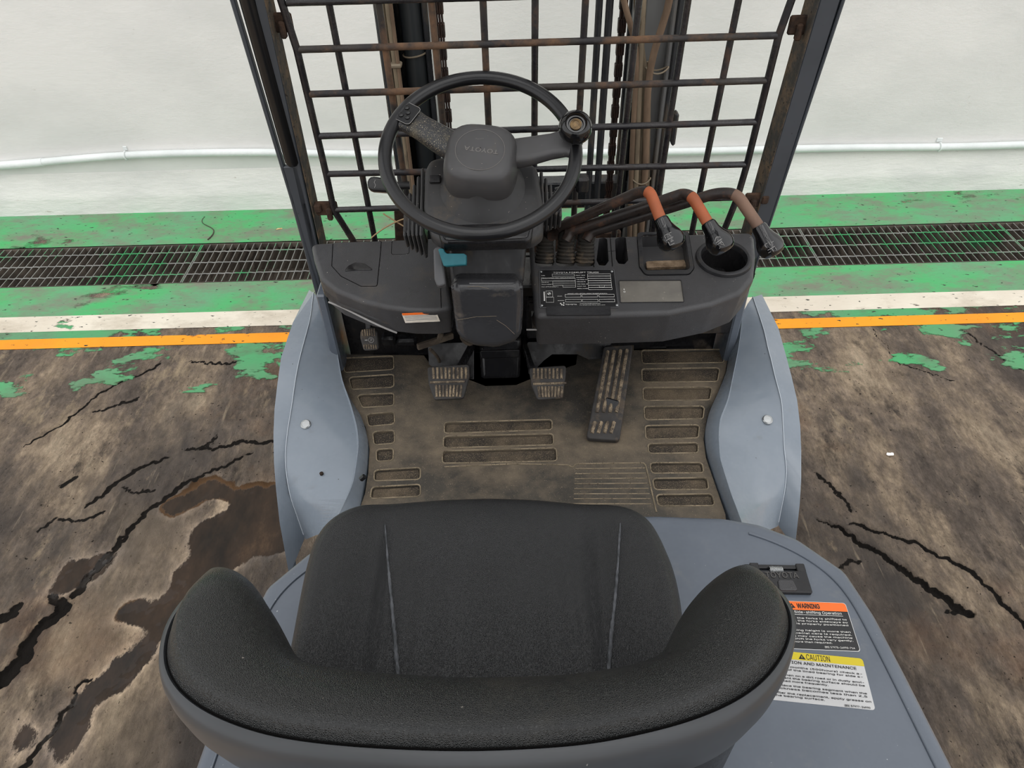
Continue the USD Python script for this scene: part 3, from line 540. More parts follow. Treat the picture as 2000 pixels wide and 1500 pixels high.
part(wl, 'lettering', cat(lettering(tl, W.up(.0006).M, .0004), moved(extr(sbox(-.0712, fr(.288), -.008, fr(.281)), .0004), W.up(.0006).M)), M_white, False, kind='stuff')
Cc = label_frame((1555, 1291), (1668, 1302), HZ)
tr = Cc.uv(1684, 1287); Cc = Plane(Cc.world(*tr), Cc.ex, Cc.ey); br = Cc.uv(1712, 1388); cw, chh = .128, -br[1]
cl = part(FL, 'caution_label', moved(extr(rpoly([(-cw, 0), (0, 0), (0, -chh), (-cw, -chh)], .004), .0006), Cc.M), M_silver, False, label='silver caution label with a yellow header on the hood')
part(cl, 'header', moved(extr(sbox(-cw, -chh * .155, 0, 0).intersection(rpoly([(-cw, 0), (0, 0), (0, -chh), (-cw, -chh)], .004)), .0004, .0006), Cc.M), M_yellow, False, label='yellow header')
fc = lambda q: -q * chh
tl = [('CAUTION', -.0706, fc(.135), .0072, .029), ('INSPECTION AND MAINTENANCE', -.119, fc(.245), .0036, .108)] + [(a_, x_, fc(q_), .0022, w_) for a_, x_, q_, w_ in [
    ('Every 3 months (500hours) check a-', -.118, .335, .112), ('mount of the lined bearing for side s-', -.118, .395, .112), ('hift. When on a dirt road or in dusty envi-', -.118, .505, .112), ('ronment the bearing surface should be', -.118, .565, .112),
    ('checked more frequently.', -.118, .625, .068), ('Replace the bearing segment when the', -.118, .715, .112), ('thickness becomes less than 2.5', -.118, .775, .112), ('After the replacement, apply grease on', -.118, .865, .115), ('the bearing surface.', -.118, .92, .060)]] + [('(BS) 57977-24990', -.036, fc(.985), .0022, .030)]
part(cl, 'lettering', cat(lettering(tl, Cc.up(.0009).M, .0003), moved(extr(Polygon([(-.0800, fc(.135)), (-.0715, fc(.135)), (-.0757, fc(.03))]).difference(sbox(-.0762, fc(.115), -.0752, fc(.065))), .0004), Cc.up(.0009).M)), M_black, False, kind='stuff')

# ---- fenders with the raised inner lip
def fender(side):
    if side < 0:
        rows = [  # matside, lip, crease, outer edge, x of the outer edge
            ((656, 610), (640, 600), (612, 572), (604, 566), -.598, .80), ((654, 660), (652, 650), (602, 640), (572, 630), -.60, .80), ((660, 700), (660, 694), (588, 700), (549, 698), -.60, .79), ((664, 738), (668, 738), (577, 750), (542, 748), -.60, .77),
            ((688, 792), (688, 798), (571, 800), (536, 800), -.595, .75), ((712, 832), (699, 845), (568, 850), (534, 850), -.585, .72), ((722, 877), (700, 880), (567, 900), (535, 902), -.572, .69), ((719, 925), (692, 935), (571, 950), (539, 955), -.558, .655),
            ((712, 965), (674, 982), (580, 1005), (546, 1020), -.548, .62), ((708, 990), (660, 1010), (592, 1040), (556, 1075), -.54, .58)]
    else:
        rows = [((1440, 640), (1450, 610), (1470, 580), (1488, 575), .60, .80), ((1432, 655), (1446, 650), (1490, 640), (1520, 640), .60, .80), ((1424, 680), (1442, 680), (1502, 690), (1534, 690), .60, .79), ((1417, 727), (1432, 730), (1513, 735), (1546, 735), .60, .77),
                ((1399, 775), (1421, 780), (1525, 782), (1557, 782), .595, .75), ((1380, 820), (1405, 826), (1529, 832), (1563, 832), .59, .725), ((1374, 858), (1404, 868), (1531, 880), (1565, 882), .578, .695), ((1379, 895), (1409, 907), (1531, 930), (1565, 935), .563, .66),
                ((1397, 950), (1424, 955), (1527, 975), (1562, 985), .552, .63), ((1417, 1003), (1442, 1004), (1519, 1012), (1557, 1030), .543, .59)]
    G, E = [], []
    for mp, lp, cp_, op, xo, zc in rows:
        m = at(*mp, z=np.interp(mp[1], [620, 700], [.76, .69])); l_ = at(*lp, z=np.interp(lp[1], [600, 745], [.795, .737])); o = at(*op, x=xo); c = at(*cp_, z=zc); c[2] = max(c[2], o[2] + .002)
        lo = m + (0, 0, -.06)
        G.append([lo, m, m * .9 + l_ * .1 + (0, 0, .024), m * .2 + l_ * .8 + (0, 0, .007), l_ + (0, 0, .002), l_ + (c - l_) * .03 - (0, 0, .003), l_ + (c - l_) * .5 + (0, 0, .004), c + (l_ - c) * .03, c + (0, 0, .001)])
        E.append([c + (0, 0, .0005), c * .97 + o * .03 - (0, 0, .0015), o, o - (side * .004, 0, .02), o - (side * .01, 0, .07)])
    G = np.array(G); E = np.array(E)
    G = np.concatenate([G, [G[-1] * 2.0 - G[-2] * 1.0]]); E = np.concatenate([E, [E[-1] * 1.9 - E[-2] * .9]])
    from scipy.interpolate import PchipInterpolator
    k = np.arange(len(G)); kk = np.linspace(0, len(G) - 1, 46)
    G = PchipInterpolator(k, G, axis=0)(kk)
    m = loft(G)
    if side > 0: m.invert()
    m.invert()
    E = np.array(E); e_ = loft(np.stack([E[:-1], E[:-1] * .02 + E[1:] * .98], 1).reshape(-1, *E.shape[1:])) if False else loft(E)
    if side < 0: e_.invert()
    return G, m, e_
for s, bolt, extra in ((-1, (597, 829), [(628, 925)]), (1, (1499, 820), [])):
    G, fm, fe = fender(s)
    fp = part(FL, 'fender', fm, M_fender, 28, label='grey front wheel fender with curved inner lip')
    cr_ = G[:-1, -1] + np.array([0, 0, .0012]); part(fp, 'fender_seam_highlight', tube(cr_, .0011, 6), M_seam_highlight, 60)  # seam line on the crease, its bright highlight painted in as pale colour
    part(fp, 'fender_edge', fe, M_fender, 28, 'bent outer edge of the fender')
    GD_ = np.concatenate([G[:, :-1] * (1 - k_) + G[:, 1:] * k_ for k_ in np.linspace(0, 1, 40)], 1).reshape(-1, 3); GT = cKDTree(GD_)
    def onf(px, py):
        best = None
        for z in np.linspace(.5, .85, 281):
            p = at(px, py, z=z); d = GT.query(p)[0]
            if best is None or d < best[0]: best = (d, p)
        return best[1]
    q = onf(*bolt); nrm = np.array([0, -.3, 1.]); nrm /= np.linalg.norm(nrm)
    BP = Plane(q - nrm * .001, (1, 0, 0), np.cross(nrm, [1, 0, 0]))
    part(fp, 'bolt', moved(lathe([(.0115, 0), (.0115, .003), (.0095, .005), (.0085, .005), (.008, .0042), (.002, .0045)], 24), BP.M), M_steel, 40, label='bright round bolt head')
    for e_ in extra:
        BQ = Plane(onf(*e_), (1, 0, 0), (0, 1, 0)); part(fp, 'plug', moved(lathe([(.004, -.002), (.004, .002), (.001, .003)], 12), BQ.M), M_rust)

# ---- front plate under the dashboard, toe boards
KY = 1.405
part(FL, 'kick_panel', cat(cbox(.94, .02, .36, (0, KY + .01, .80), .004), cbox(.86, .12, .03, (0, 1.345, .965), .004)), M_dark)
part(FL, 'floor_plate', cat(cbox(.70, .78, .03, (0, 1.02, .679), .004), cbox(.84, .26, .03, (0, 1.275, .679), .004)), M_dark)
for s in (-1, 1): part(FL, 'cowl_side', cbox(.022, .10, .27, (s * .487, 1.385, .80), .004), M_truck)
# upper black box under the right dashboard
q0 = at(1030, 668, y=1.33); q1 = at(1428, 668, y=1.33)
part(FL, 'under_panel', cat(cbox(q1[0] - q0[0], .09, .12, ((q1[0] + q0[0]) / 2, 1.385, q0[2] + .06), .004), cbox(q1[0] - q0[0] - .01, .006, .006, ((q1[0] + q0[0]) / 2, 1.338, q0[2] + .108), .002), cbox(.035, .006, .012, (at(1298, 658, y=1.335)[0], 1.337, at(1298, 658, y=1.335)[2]), .001)), M_dark)
def slab(px, z, y_hint, th, m, name, ez=None, r=.004, label=None, sm=32):
    """a plate whose outline is measured on a tilted plane"""
    return None
TB = Plane((0, 1.33, .725), (1, 0, 0), (0, .62, .78))       # toe board slope
part(FL, 'toe_board', moved(extr(rpoly(TB.uvs([(836, 672), (926, 668), (926, 742), (900, 748), (838, 712)]), .006), .006, -.003), TB.M), M_dark)
part(FL, 'toe_board', moved(extr(rpoly(TB.uvs([(1030, 668), (1200, 666), (1178, 700), (1150, 702), (1128, 692), (1078, 692), (1062, 704), (1032, 735)]), .004), .008, -.003), TB.M), M_dark)
# floor boot of the steering column
fb = Plane((0, 1.345, .70), (1, 0, 0), (0, .42, .9))
o = fb.uvs([(936, 655), (1018, 652), (1016, 735), (1000, 748), (955, 750), (940, 738)])
bt = part(FL, 'column_boot', moved(pillow(rpoly(o, .012), -.02, .035, .012), fb.M), M_dark, label='black moulded boot at the foot of the steering column')
o2 = fb.uvs([(938, 676), (1016, 674), (1014, 690), (940, 692)])
part(bt, 'boot_ridge', moved(pillow(rpoly(o2, .003), .03, .041, .003), fb.M), M_dark)
# pedals
def pedal(pl, outline, ribs, name, label, rib_r=.0028, th=.012):
    p = part(FL, name, moved(pillow(rpoly(pl.uvs(outline), .006), -th, 0, .004, step=.004), pl.M), M_pedal, label=label)
    for a_, b_ in ribs:
        u, v = pl.uv(*a_), pl.uv(*b_); pts = np.array([[*(u + (v - u) * t), .0003] for t in np.linspace(0, 1, 5)])
        part(p, 'rib', moved(tube(pts, rib_r, 6), pl.M), M_pedalrib)
    return p
for i, (cx, arm) in enumerate(((876, (930, 660)), (1070, (1022, 668)))):
    pl = Plane(at(cx, 747, z=.795), (1, 0, 0), (0, .80, .60)); d = cx - 876
    if i == 0:
        out = [(834, 716), (916, 711), (917, 735), (905, 778), (848, 781), (837, 750)]
        ribs = [((846 + 8 * k, 718), (846 + 8 * k + (1 if k < 4 else 0), 740)) for k in range(9)] + [((840, 747), (908, 745))] + [((852 + 7 * k, 752), (853 + 6.5 * k, 775)) for k in range(8)]
    else:
        out = [(1033, 718), (1106, 713), (1105, 735), (1099, 778), (1050, 781), (1038, 752)]
        ribs = [((1043 + 7.6 * k, 720), (1043 + 7.6 * k, 740)) for k in range(8)] + [((1041, 750), (1106, 748))] + [((1052 + 6.6 * k, 755), (1054 + 6 * k, 776)) for k in range(8)]
    p = pedal(pl, out, ribs, 'pedal', 'left foot pedal with dusty ribs' if i == 0 else 'brake pedal with dusty ribs right of the column boot')
    a0 = pl.world(*pl.uv(*(895, 722) if i == 0 else (1040, 722)), -.012); a1 = at(*arm, y=1.39)
    part(p, 'pedal_arm', bar(a0, a1, .012, .022), M_dark)
ap = Plane(at(1190, 770, z=.755), (1, 0, 0), (0, .955, .30))
out = [(1180, 676), (1236, 672), (1233, 700), (1211, 856), (1206, 860), (1150, 856), (1146, 850)]
ribs = []
for k in range(4):
    ribs += [((1187 + 12.5 * k, 686 - k), (1166 + 12.5 * k, 806)), ((1162 + 12.5 * k, 824), (1156 + 12.2 * k, 846))]
ac = pedal(ap, out, ribs, 'accelerator_pedal', 'long ribbed accelerator pedal', .0042, .014)
part(FL, 'pedal_bracket', bar(at(1195, 800, z=.72), at(1190, 800, z=.74), .03, .05), M_dark)
pp = Plane(at(720, 662, y=1.30), (1, 0, .0), (0, .45, .89))
pk = pedal(pp, [(704, 646), (728, 640), (737, 650), (740, 684), (710, 686), (703, 660)], [((708 + 4.6 * k, 644 - .6 * k), (709 + 4.6 * k, 656)) for k in range(6)] + [((711 + 4.6 * k, 673), (712 + 4.6 * k, 681)) for k in range(6)], 'parking_pedal', 'small parking brake pedal at the left under the dashboard', .0017)
cu = pp.uv(725, 664)
part(pk, 'symbol', moved(cat(shift(extr(Point(0, 0).buffer(.0065).difference(Point(0, 0).buffer(.0055)), .0006), cu[0], cu[1], .0005), shift(text_mesh('P', .0065, .0006), cu[0] - .0022, cu[1] - .0033, .0005), shift(extr(Polygon([(-.016, -.001), (-.011, -.001), (-.011, -.0022), (-.009, 0), (-.011, .0022), (-.011, .001), (-.016, .001)]), .0006), cu[0] + .001, cu[1], .0005)), pp.M), M_greyprint, False)
part(pk, 'pedal_arm', bar(pp.world(0, .02, -.014), (pp.o[0], 1.40, 1.0), .012, .02), M_dark)
# bits of bracket and cable under the left dashboard
br0 = at(815, 678, y=1.26); br1 = at(885, 655, y=1.30)
part(FL, 'cable_bracket', cat(bar(br0, br1, .010, .016), bar(at(858, 662, y=1.27), at(862, 650, y=1.27), .012, .012), tube(smoothpath([at(840, 682, y=1.28), at(850, 692, y=1.29), at(858, 706, y=1.32)], 12), .004, 8), tube(smoothpath([at(902, 655, y=1.3), at(908, 668, y=1.3), at(918, 672, y=1.3), at(925, 665, y=1.31)], 16), .0045, 8)), mat('bracket_dusty', L(98, 88, 76), .85, .2, base2=L(70, 62, 55), s1=40))
part(FL, 'relay_box', cat(cbox(.035, .03, .03, tuple(at(760, 662, y=1.37)), .006), cbox(.05, .03, .022, tuple(at(795, 664, y=1.37)), .006)), M_dark)
part(FL, 'trim_cable', tube(smoothpath([at(642, 590, y=1.25), at(680, 606, y=1.22), at(720, 626, y=1.19), at(775, 650, y=1.18)], 24), .0022, 8), M_greyprint)

# ---- dashboard halves
DZ = Plane((0, 1.16, 1.02), (1, 0, 0), (0, 1, .135))
dl = [(606, 474), (845, 463), (862, 463), (884, 601), (850, 606), (805, 606), (755, 600), (705, 588), (655, 568), (625, 544), (612, 505)]
pl_ = rpoly(DZ.uvs(dl), .012, 6)
ml = solid(moved(pillow(pl_, -.075, 0, .010, 6, .006, bot=.006), DZ.M))
lidp = rpoly(DZ.uvs(crop([(278, 292), (664, 280), (655, 400), (630, 640), (500, 640), (340, 560), (268, 480)], 580, 400, .25)), .006)
groove = lidp.difference(lidp.buffer(-.0022))
gr2p = rpoly(DZ.uvs(crop([(740, 278), (882, 274), (878, 385), (735, 390)], 580, 400, .25)), .006); groove2 = gr2p.difference(gr2p.buffer(-.0014))
gl = LineString(DZ.uvs(crop([(1120, 560), (1128, 800)], 580, 400, .25))).buffer(.0012)
cut = solid(moved(cat(extr(groove, .02, -.004), extr(groove2, .02, -.003), extr(gl, .02, -.003)), DZ.M))
D1 = part(FL, 'instrument_panel', ml - cut, M_dash, 30, label='left half of the black plastic dashboard with a storage lid')
part(D1, 'lid_handle', moved(pillow(rpoly(DZ.uvs(crop([(368, 522), (400, 480), (460, 452), (530, 462), (600, 512), (480, 512)], 580, 400, .25)), .002), -.002, .0025, .002, step=.004), DZ.M), M_dark)
part(D1, 'storage_lid', moved(extr(lidp.buffer(-.0024), .0008, -.0006), DZ.M), M_dash, label='lid of the storage box')
# the skirt below the left top: deeper in the middle
def skirt(top_px, bot_px, n, name, m, label=None, parent=FL, y_b=None):
    tp = lerp_path([DZ.up(-.02).hit(*p) for p in top_px], n); bp = lerp_path(bot_px, n)
    G = np.stack([tp, tp * .7 + bp * .3, tp * .3 + bp * .7, bp, bp + (0, .06, .0)], 1)
    mm = loft(G)
    return part(parent, name, mm, m, 40, label)
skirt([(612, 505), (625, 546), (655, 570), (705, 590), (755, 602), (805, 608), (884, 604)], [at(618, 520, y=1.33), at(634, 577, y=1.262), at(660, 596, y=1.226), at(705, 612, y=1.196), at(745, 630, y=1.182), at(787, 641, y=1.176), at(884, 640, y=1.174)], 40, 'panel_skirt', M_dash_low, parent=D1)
# small warning label on the skirt
SP = Plane(at(822, 622, y=1.160), (1, 0, 0), (0, .06, 1)); so = rpoly(SP.uvs([(785, 612), (853, 609), (860, 626), (792, 629)]), .001)
SP = SP.up(.003)
sl = part(FL, 'panel_label', moved(extr(so, .0012, -.0006), SP.M), M_paperlabel, False, label='small white and orange sticker under the left dashboard edge')
part(sl, 'header', moved(extr(rpoly(SP.uvs([(785, 611.5), (853, 608.5), (854.5, 612.5), (786.5, 615.5)]), 0), .0006, .0006), SP.M), M_orange, False, label='orange header')
part(sl, 'lettering', moved(cat([extr(rpoly(SP.uvs([(790 + i, 617 + 2.6 * i), (851 + i, 614.4 + 2.6 * i), (851.2 + i, 615.4 + 2.6 * i), (790.2 + i, 618 + 2.6 * i)]), 0), .0003, .0006) for i in range(4)]), SP.M), M_greyprint, False)

drp = [(1033, 470), (1042, 466), (1240, 458), (1466, 452), (1474, 462), (1477, 498), (1473, 543), (1448, 572), (1392, 594), (1308, 611), (1193, 615), (1050, 617), (1043, 608)]
pr_ = rpoly(DZ.uvs(drp), .010, 6)
mr = solid(moved(pillow(pr_, -.09, 0, .011, 6, .006, bot=.006), DZ.M))
C5 = lambda pts: crop(pts, 1000, 340, .28)
cuts = []
slots = [[(1170, 466), (1180, 463), (1186, 468), (1189, 510), (1182, 519), (1170, 518), (1165, 508)], [(1201, 468), (1210, 462), (1222, 463), (1227, 508), (1220, 516), (1208, 515), (1203, 506)]]
for s_ in slots: cuts.append(extr(rpoly(DZ.uvs(s_), .004), .2, -.15))
bootp = [rpoly(DZ.uvs([(a_ - 20, 462), (a_ + 17, 461), (a_ + 20, 520), (a_ - 18, 521)]), .012) for a_ in (1063, 1104, 1142)]
for b_ in bootp: cuts.append(extr(b_, .2, -.15))
thin = [LineString(DZ.uvs([(1191, 457), (1196, 520)])).buffer(.0012), LineString(DZ.uvs([(1186, 491), (1201, 490)])).buffer(.0008), LineString(DZ.uvs([(1157, 505), (1160, 521)])).buffer(.0015)]
for t_ in thin: cuts.append(extr(t_, .02, -.006))
pocket_o = rpoly(DZ.uvs(C5([(872, 412), (1228, 405), (1268, 660), (1235, 702), (930, 706), (890, 650)])), .010); pocket_i = rpoly(DZ.uvs(C5([(905, 430), (1205, 424), (1238, 660), (1220, 672), (930, 676), (918, 640)])), .008)
cuts.append(extr(pocket_o.buffer(.0015).difference(pocket_o), .02, -.004)); cuts.append(extr(pocket_i, .2, -.032))
cc = DZ.uv(1413, 506); cup = Point(*cc).buffer(.048, quad_segs=12); cuts.append(extr(cup, .2, -.085))
winp = rpoly(DZ.uvs(C5([(748, 745), (1178, 742), (1198, 892), (758, 897)])), .002); cuts.append(extr(winp, .02, -.002))
man = mr
for c_ in cuts: man = man - solid(moved(c_, DZ.M))
D2 = part(FL, 'instrument_panel', man, M_dash, 30, label='right half of the dashboard with levers, tray and cup holder')
fl_ = lambda poly, z, m, nm, lab=None: part(D2, nm, moved(extr(poly, .001, z), DZ.M), m, False, lab)
for s_ in slots: fl_(rpoly(DZ.uvs(s_), .004).buffer(.002), -.08, M_void, 'slot_floor')
fl_(pocket_i.buffer(.001), -.0325, M_dash, 'tray_floor')
part(D2, 'tray_rim', moved(extr(pocket_o.difference(pocket_i.buffer(.001)), .0035, -.001), DZ.M), M_dash_low)
TRY = DZ.up(-.030); u0, v0 = TRY.uv(*C5([(932, 668)])[0]); u1, v1 = TRY.uv(*C5([(1205, 612)])[0])
part(D2, 'window', moved(extr(winp, .0015, -.002), DZ.M), M_window, False, 'empty grey display window')
part(D2, 'window_frame', moved(extr(winp.buffer(.0012).difference(winp), .0022, -.001), DZ.M), M_dash_low, False)
su = DZ.uv(1219, 566)
part(D2, 'symbol', moved(cat(shift(extr(Point(0, 0).buffer(.0022).difference(Point(0, 0).buffer(.0014)), .0004), su[0], su[1] - .006, 0), shift(extr(Polygon([(-.0015, 0), (.0015, 0), (0, .004)]), .0004), su[0], su[1], 0)), DZ.M), M_white, False)
cupm = lathe([(.0475, -.085), (.0475, .004), (.049, .0072), (.053, .0078), (.0575, .006), (.0595, 0), (.062, -.02)], 48, False)
inner_ = lathe([(.0478, .004), (.0465, -.04), (.044, -.084), (.001, -.085)], 48, False)
part(D2, 'cup_holder', moved(shift(cat(cupm), cc[0], cc[1], 0), DZ.M), M_dash_low, 40, 'round cup holder rim')
part(D2, 'cup_holder_liner', moved(shift(inner_, cc[0], cc[1], 0), DZ.M), M_dark, 40)
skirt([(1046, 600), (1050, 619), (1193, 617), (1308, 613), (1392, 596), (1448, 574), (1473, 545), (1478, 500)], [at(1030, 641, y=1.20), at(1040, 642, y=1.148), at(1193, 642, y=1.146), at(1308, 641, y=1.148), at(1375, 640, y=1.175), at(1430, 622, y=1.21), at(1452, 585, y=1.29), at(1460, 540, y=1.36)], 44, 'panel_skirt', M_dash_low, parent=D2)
ed = [at(1028, 644, y=1.147), at(1193, 644, y=1.145), at(1308, 643, y=1.147), at(1361, 636, y=1.168)]
part(D2, 'skirt_edge', tube(lerp_path(ed, 16), .0018, 6), M_greyprint)
part(D2, 'edge_flap', moved(extr(rpoly(DZ.uvs([(1067, 600), (1192, 599), (1193, 616), (1068, 617)]), .002), .0025, -.0005), DZ.M), M_dash_low)
# rating plate
NP = DZ.up(.001); C6 = lambda x, y: (1030 + .16 * x, 500 + .16 * y)
nq = NP.uvs([C6(148, 175), C6(1055, 170), C6(1095, 625), C6(160, 632)]); n0 = nq[0]; ex = nq[1] - nq[0]; nw = np.linalg.norm(ex); nh = abs(nq[3][1] - nq[0][1])
RP = Plane(NP.world(*n0), (ex[0], ex[1] * 1, 0) if False else NP.ex * ex[0] + NP.ey * ex[1], NP.ey)
npl = part(FL, 'rating_plate', moved(cat(extr(rpoly([(0, 0), (nw, 0), (nw, -nh), (0, -nh)], .002), .0008)), RP.M), M_plate, False, label='black rating plate with white print on the dashboard')
part(npl, 'plate_edge', moved(extr(rpoly([(-.001, .001), (nw + .001, .001), (nw + .001, -nh - .001), (-.001, -nh - .001)], .002).difference(rpoly([(.0004, -.0004), (nw - .0004, -.0004), (nw - .0004, -nh + .0004), (.0004, -nh + .0004)], .002)), .001), RP.M), M_greyplastic, False)
for rx, ry in ((.02, .05), (.97, .05), (.02, .95), (.985, .95)):
    part(npl, 'rivet', moved(shift(lathe([(.0028, 0), (.0028, .0008), (.0022, .0016), (.0009, .0018), (.0008, .0012)], 16), rx * nw, -ry * nh, .0006), RP.M), M_steel, 50)
fx = lambda x: (x - 148) / 920 * nw; fy = lambda y: -(y - 175) / 455 * nh
ln = [rect_line(fx(300), fy(258), fx(578), fy(228), .0005), rect_line(fx(168), fy(315), fx(585), fy(282), .0005), rect_line(fx(306), fy(342), fx(585), fy(315), .0005), rect_line(fx(306), fy(368), fx(585), fy(340), .0005), rect_line(fx(425), fy(392), fx(585), fy(366), .0005)]
ln += [rect_line(fx(735), fy(228 + 28 * (k + 1)), fx(1020), fy(228 + 28 * k), .0005) for k in range(7)] + [rect_line(fx(868), fy(392), fx(930), fy(368), .0004)]
ln += [rect_line(fx(448 + 202 * k), fy(512), fx(640 + 198 * k), fy(478), .0005) for k in range(3)] + [rect_line(fx(448 + 202 * k), fy(568), fx(640 + 198 * k), fy(536), .0005) for k in range(3)]
ln += [rect_line(fx(218), fy(510), fx(300), fy(435), .0005), rect_line(fx(218), fy(572), fx(312), fy(510), .0004), shift(extr(sbox(0, 0, .0024, fy(0) - fy(110)), .0005), fx(192), fy(555), 0)]
ci = Point(0, 0).buffer(.0036); ln += [shift(extr(ci.difference(ci.buffer(-.0006)).union(ci.intersection(sbox(0, 0, 1, 1))).union(ci.intersection(sbox(-1, -1, 0, 0))), .0005), fx(258), fy(468), 0)]
ln += [shift(extr(Point(0, 0).buffer(.0016), .0005), fx(x_), fy(y_), 0) for x_, y_ in ((392, 585), (428, 580), (404, 600), (425, 604))]
tx = [('TOYOTA FORKLIFT TRUCK', fx(316), fy(216), .0035, fx(876) - fx(316)), ('MODEL', fx(168), fy(250), .0018, .008), ('SPEC NO. OF SPECIAL MODEL, MODEL OF ATTACHMENT', fx(168), fy(278), .0014, fx(580) - fx(168)), ('FRAME NO.', fx(168), fy(334), .0018, fx(258) - fx(168)), ('TRUCK WEIGHT', fx(168), fy(360), .0018, fx(300) - fx(168)), ('MAX. LIFTING HEIGHT A', fx(168), fy(390), .0018, fx(370) - fx(168)),
      ('FRONT TREAD', fx(592), fy(248), .0017, fx(705) - fx(592)), ('TIRE SIZE FR', fx(594), fy(276), .0017, fx(695) - fx(592)), ('TIRE PRESS. FR', fx(596), fy(303), .0017, fx(720) - fx(592)), ('TIRE SIZE RR', fx(597), fy(330), .0017, fx(700) - fx(592)), ('TIRE PRESS. RR', fx(598), fy(358), .0017, fx(724) - fx(592)), ('MANUF. YEAR', fx(598), fy(384), .0017, fx(700) - fx(592)), ('SERIAL NUMBER', fx(600), fy(412), .0017, fx(735) - fx(600)),
      ('CAPACITY WITH VERTICAL UPRIGHT EQUIPPED AS SHOWN.', fx(480), fy(473), .0016, fx(955) - fx(480)), ('CAPACITY', fx(355), fy(502), .0014, fx(412) - fx(355)), ('LOAD CENTER B', fx(355), fy(556), .0014, fx(430) - fx(355)), ('TOYOTA', fx(446), fy(604), .0034, fx(580) - fx(446)), ('TOYOTA INDUSTRIES CORPORATION', fx(615), fy(590), .0012, fx(860) - fx(615)), ('2-1 TOYODA-CHO, KARIYA, AICHI, JAPAN', fx(615), fy(607), .0012, fx(915) - fx(615))]
part(npl, 'lettering', cat(moved(cat(ln), RP.up(.0007).M), lettering(tx, RP.up(.0007).M, .0005)), M_white, False, kind='stuff')

# ---- steering column
CX = -.098
WC = np.array([-.101, 1.228, 1.316]); tw = 1.111
WP = Plane(WC, (1, 0, 0), (0, math.sin(tw), math.cos(tw)))     # plane of the steering wheel, n points up to the driver
# knee cover
kc = Plane((0, 1.13, 1.0), (1, 0, 0), (0, .22, 1))
C4 = lambda pts: crop(pts, 580, 400, .25)
kp = C4([(1195, 560), (1765, 560), (1768, 760), (1755, 980), (1700, 1048), (1560, 1090), (1400, 1078), (1290, 1030), (1245, 960), (1215, 700)])
KM = pillow(rpoly(kc.uvs(kp), .02, 6), -.10, .028, .02, 6, .006)
k_ = part(FL, 'column_cover', moved(KM, kc.M), M_cover, 40, label='rounded black knee cover of the steering column with dusty scratches')
up_ = Plane((0, 1.17, 1.10), (1, 0, 0), (0, .5, 1))
kq = C4([(1180, 300), (1800, 260), (1770, 620), (1205, 625), (1190, 500)])
part(k_, 'upper_panel', moved(pillow(rpoly(up_.uvs(kq), .006), -.10, .0, .008), up_.M), M_dark)
part(k_, 'panel_ridge', moved(pillow(rpoly(kc.uvs(C4([(1205, 600), (1766, 600), (1766, 640), (1208, 640)])), .004), -.05, .022, .006), kc.M), M_cover)
for a_, b_ in (((1250, 900), (1560, 870)), ((1560, 900), (1700, 1010)), ((1330, 640), (1500, 655))):
    q = [kc.up(.0285).uv(*C4([p])[0]) for p in (a_, b_)]
    part(k_, 'scratch', moved(tube([(*q[0], .0286), (*(q[0] * .5 + q[1] * .5 + [.0, .003]), .0287), (*q[1], .0286)], .00035, 5), kc.M), M_tie)
# column tube behind
part(FL, 'steering_shaft', bar(WP.world(0, 0, -.04), WP.world(0, .02, -.34), .11, .10), M_dark)
# shroud under the wheel
S0 = WP.up(-.075)
shp = rpoly(S0.uvs([(828, 330), (838, 308), (870, 300), (1010, 300), (1050, 322), (1062, 400), (1062, 452), (1040, 468), (860, 470), (840, 455), (826, 400)]), .02, 6)
sh = part(FL, 'column_shroud', moved(pillow(shp, -.03, .0, .016, 6), S0.M), M_shroud, 40, label='dusty black shroud under the steering wheel')
part(sh, 'shroud_neck', moved(lathe([(.085, -.002), (.07, .014), (.052, .03), (.045, .05)], 32), WP.up(-.077).M @ trimesh.transformations.translation_matrix([0, -.02, 0])), M_shroud, 50)
part(sh, 'shroud_clip', moved(cbox(.022, .016, .008, (*S0.uv(850, 352), .003), .002), S0.M), M_dark)
lip = rpoly(S0.uvs([(850, 440), (1046, 434), (1036, 474), (864, 478)]), .012)
part(sh, 'shroud_lip', moved(pillow(lip, -.022, .006, .010), S0.M), M_dark, 40)
# bellows both sides
for s, pxs, top, bot in ((-1, 826, 318, 452), (1, 1056, 325, 400)):
    u_ = S0.uv(pxs, 380)[0]; vt, vb = S0.uv(pxs, top)[1], S0.uv(pxs, bot)[1]
    for k in range(5):
        f_ = 1 - .12 * k; h_ = (vt - vb) * f_; vc = (vt + vb) / 2 - .006 * k
        q = cbox(.0062, h_, .085 * f_, (u_ + s * (.004 + .0085 * k), vc, -.055), .003)
        part(sh, 'bellows_fold', moved(q, S0.M), M_shroud, 30)
    part(sh, 'bellows_core', moved(cbox(.04, (vt - vb) * .55, .05, (u_ + s * .02, (vt + vb) / 2 - .015, -.055), .004), S0.M), M_dark)
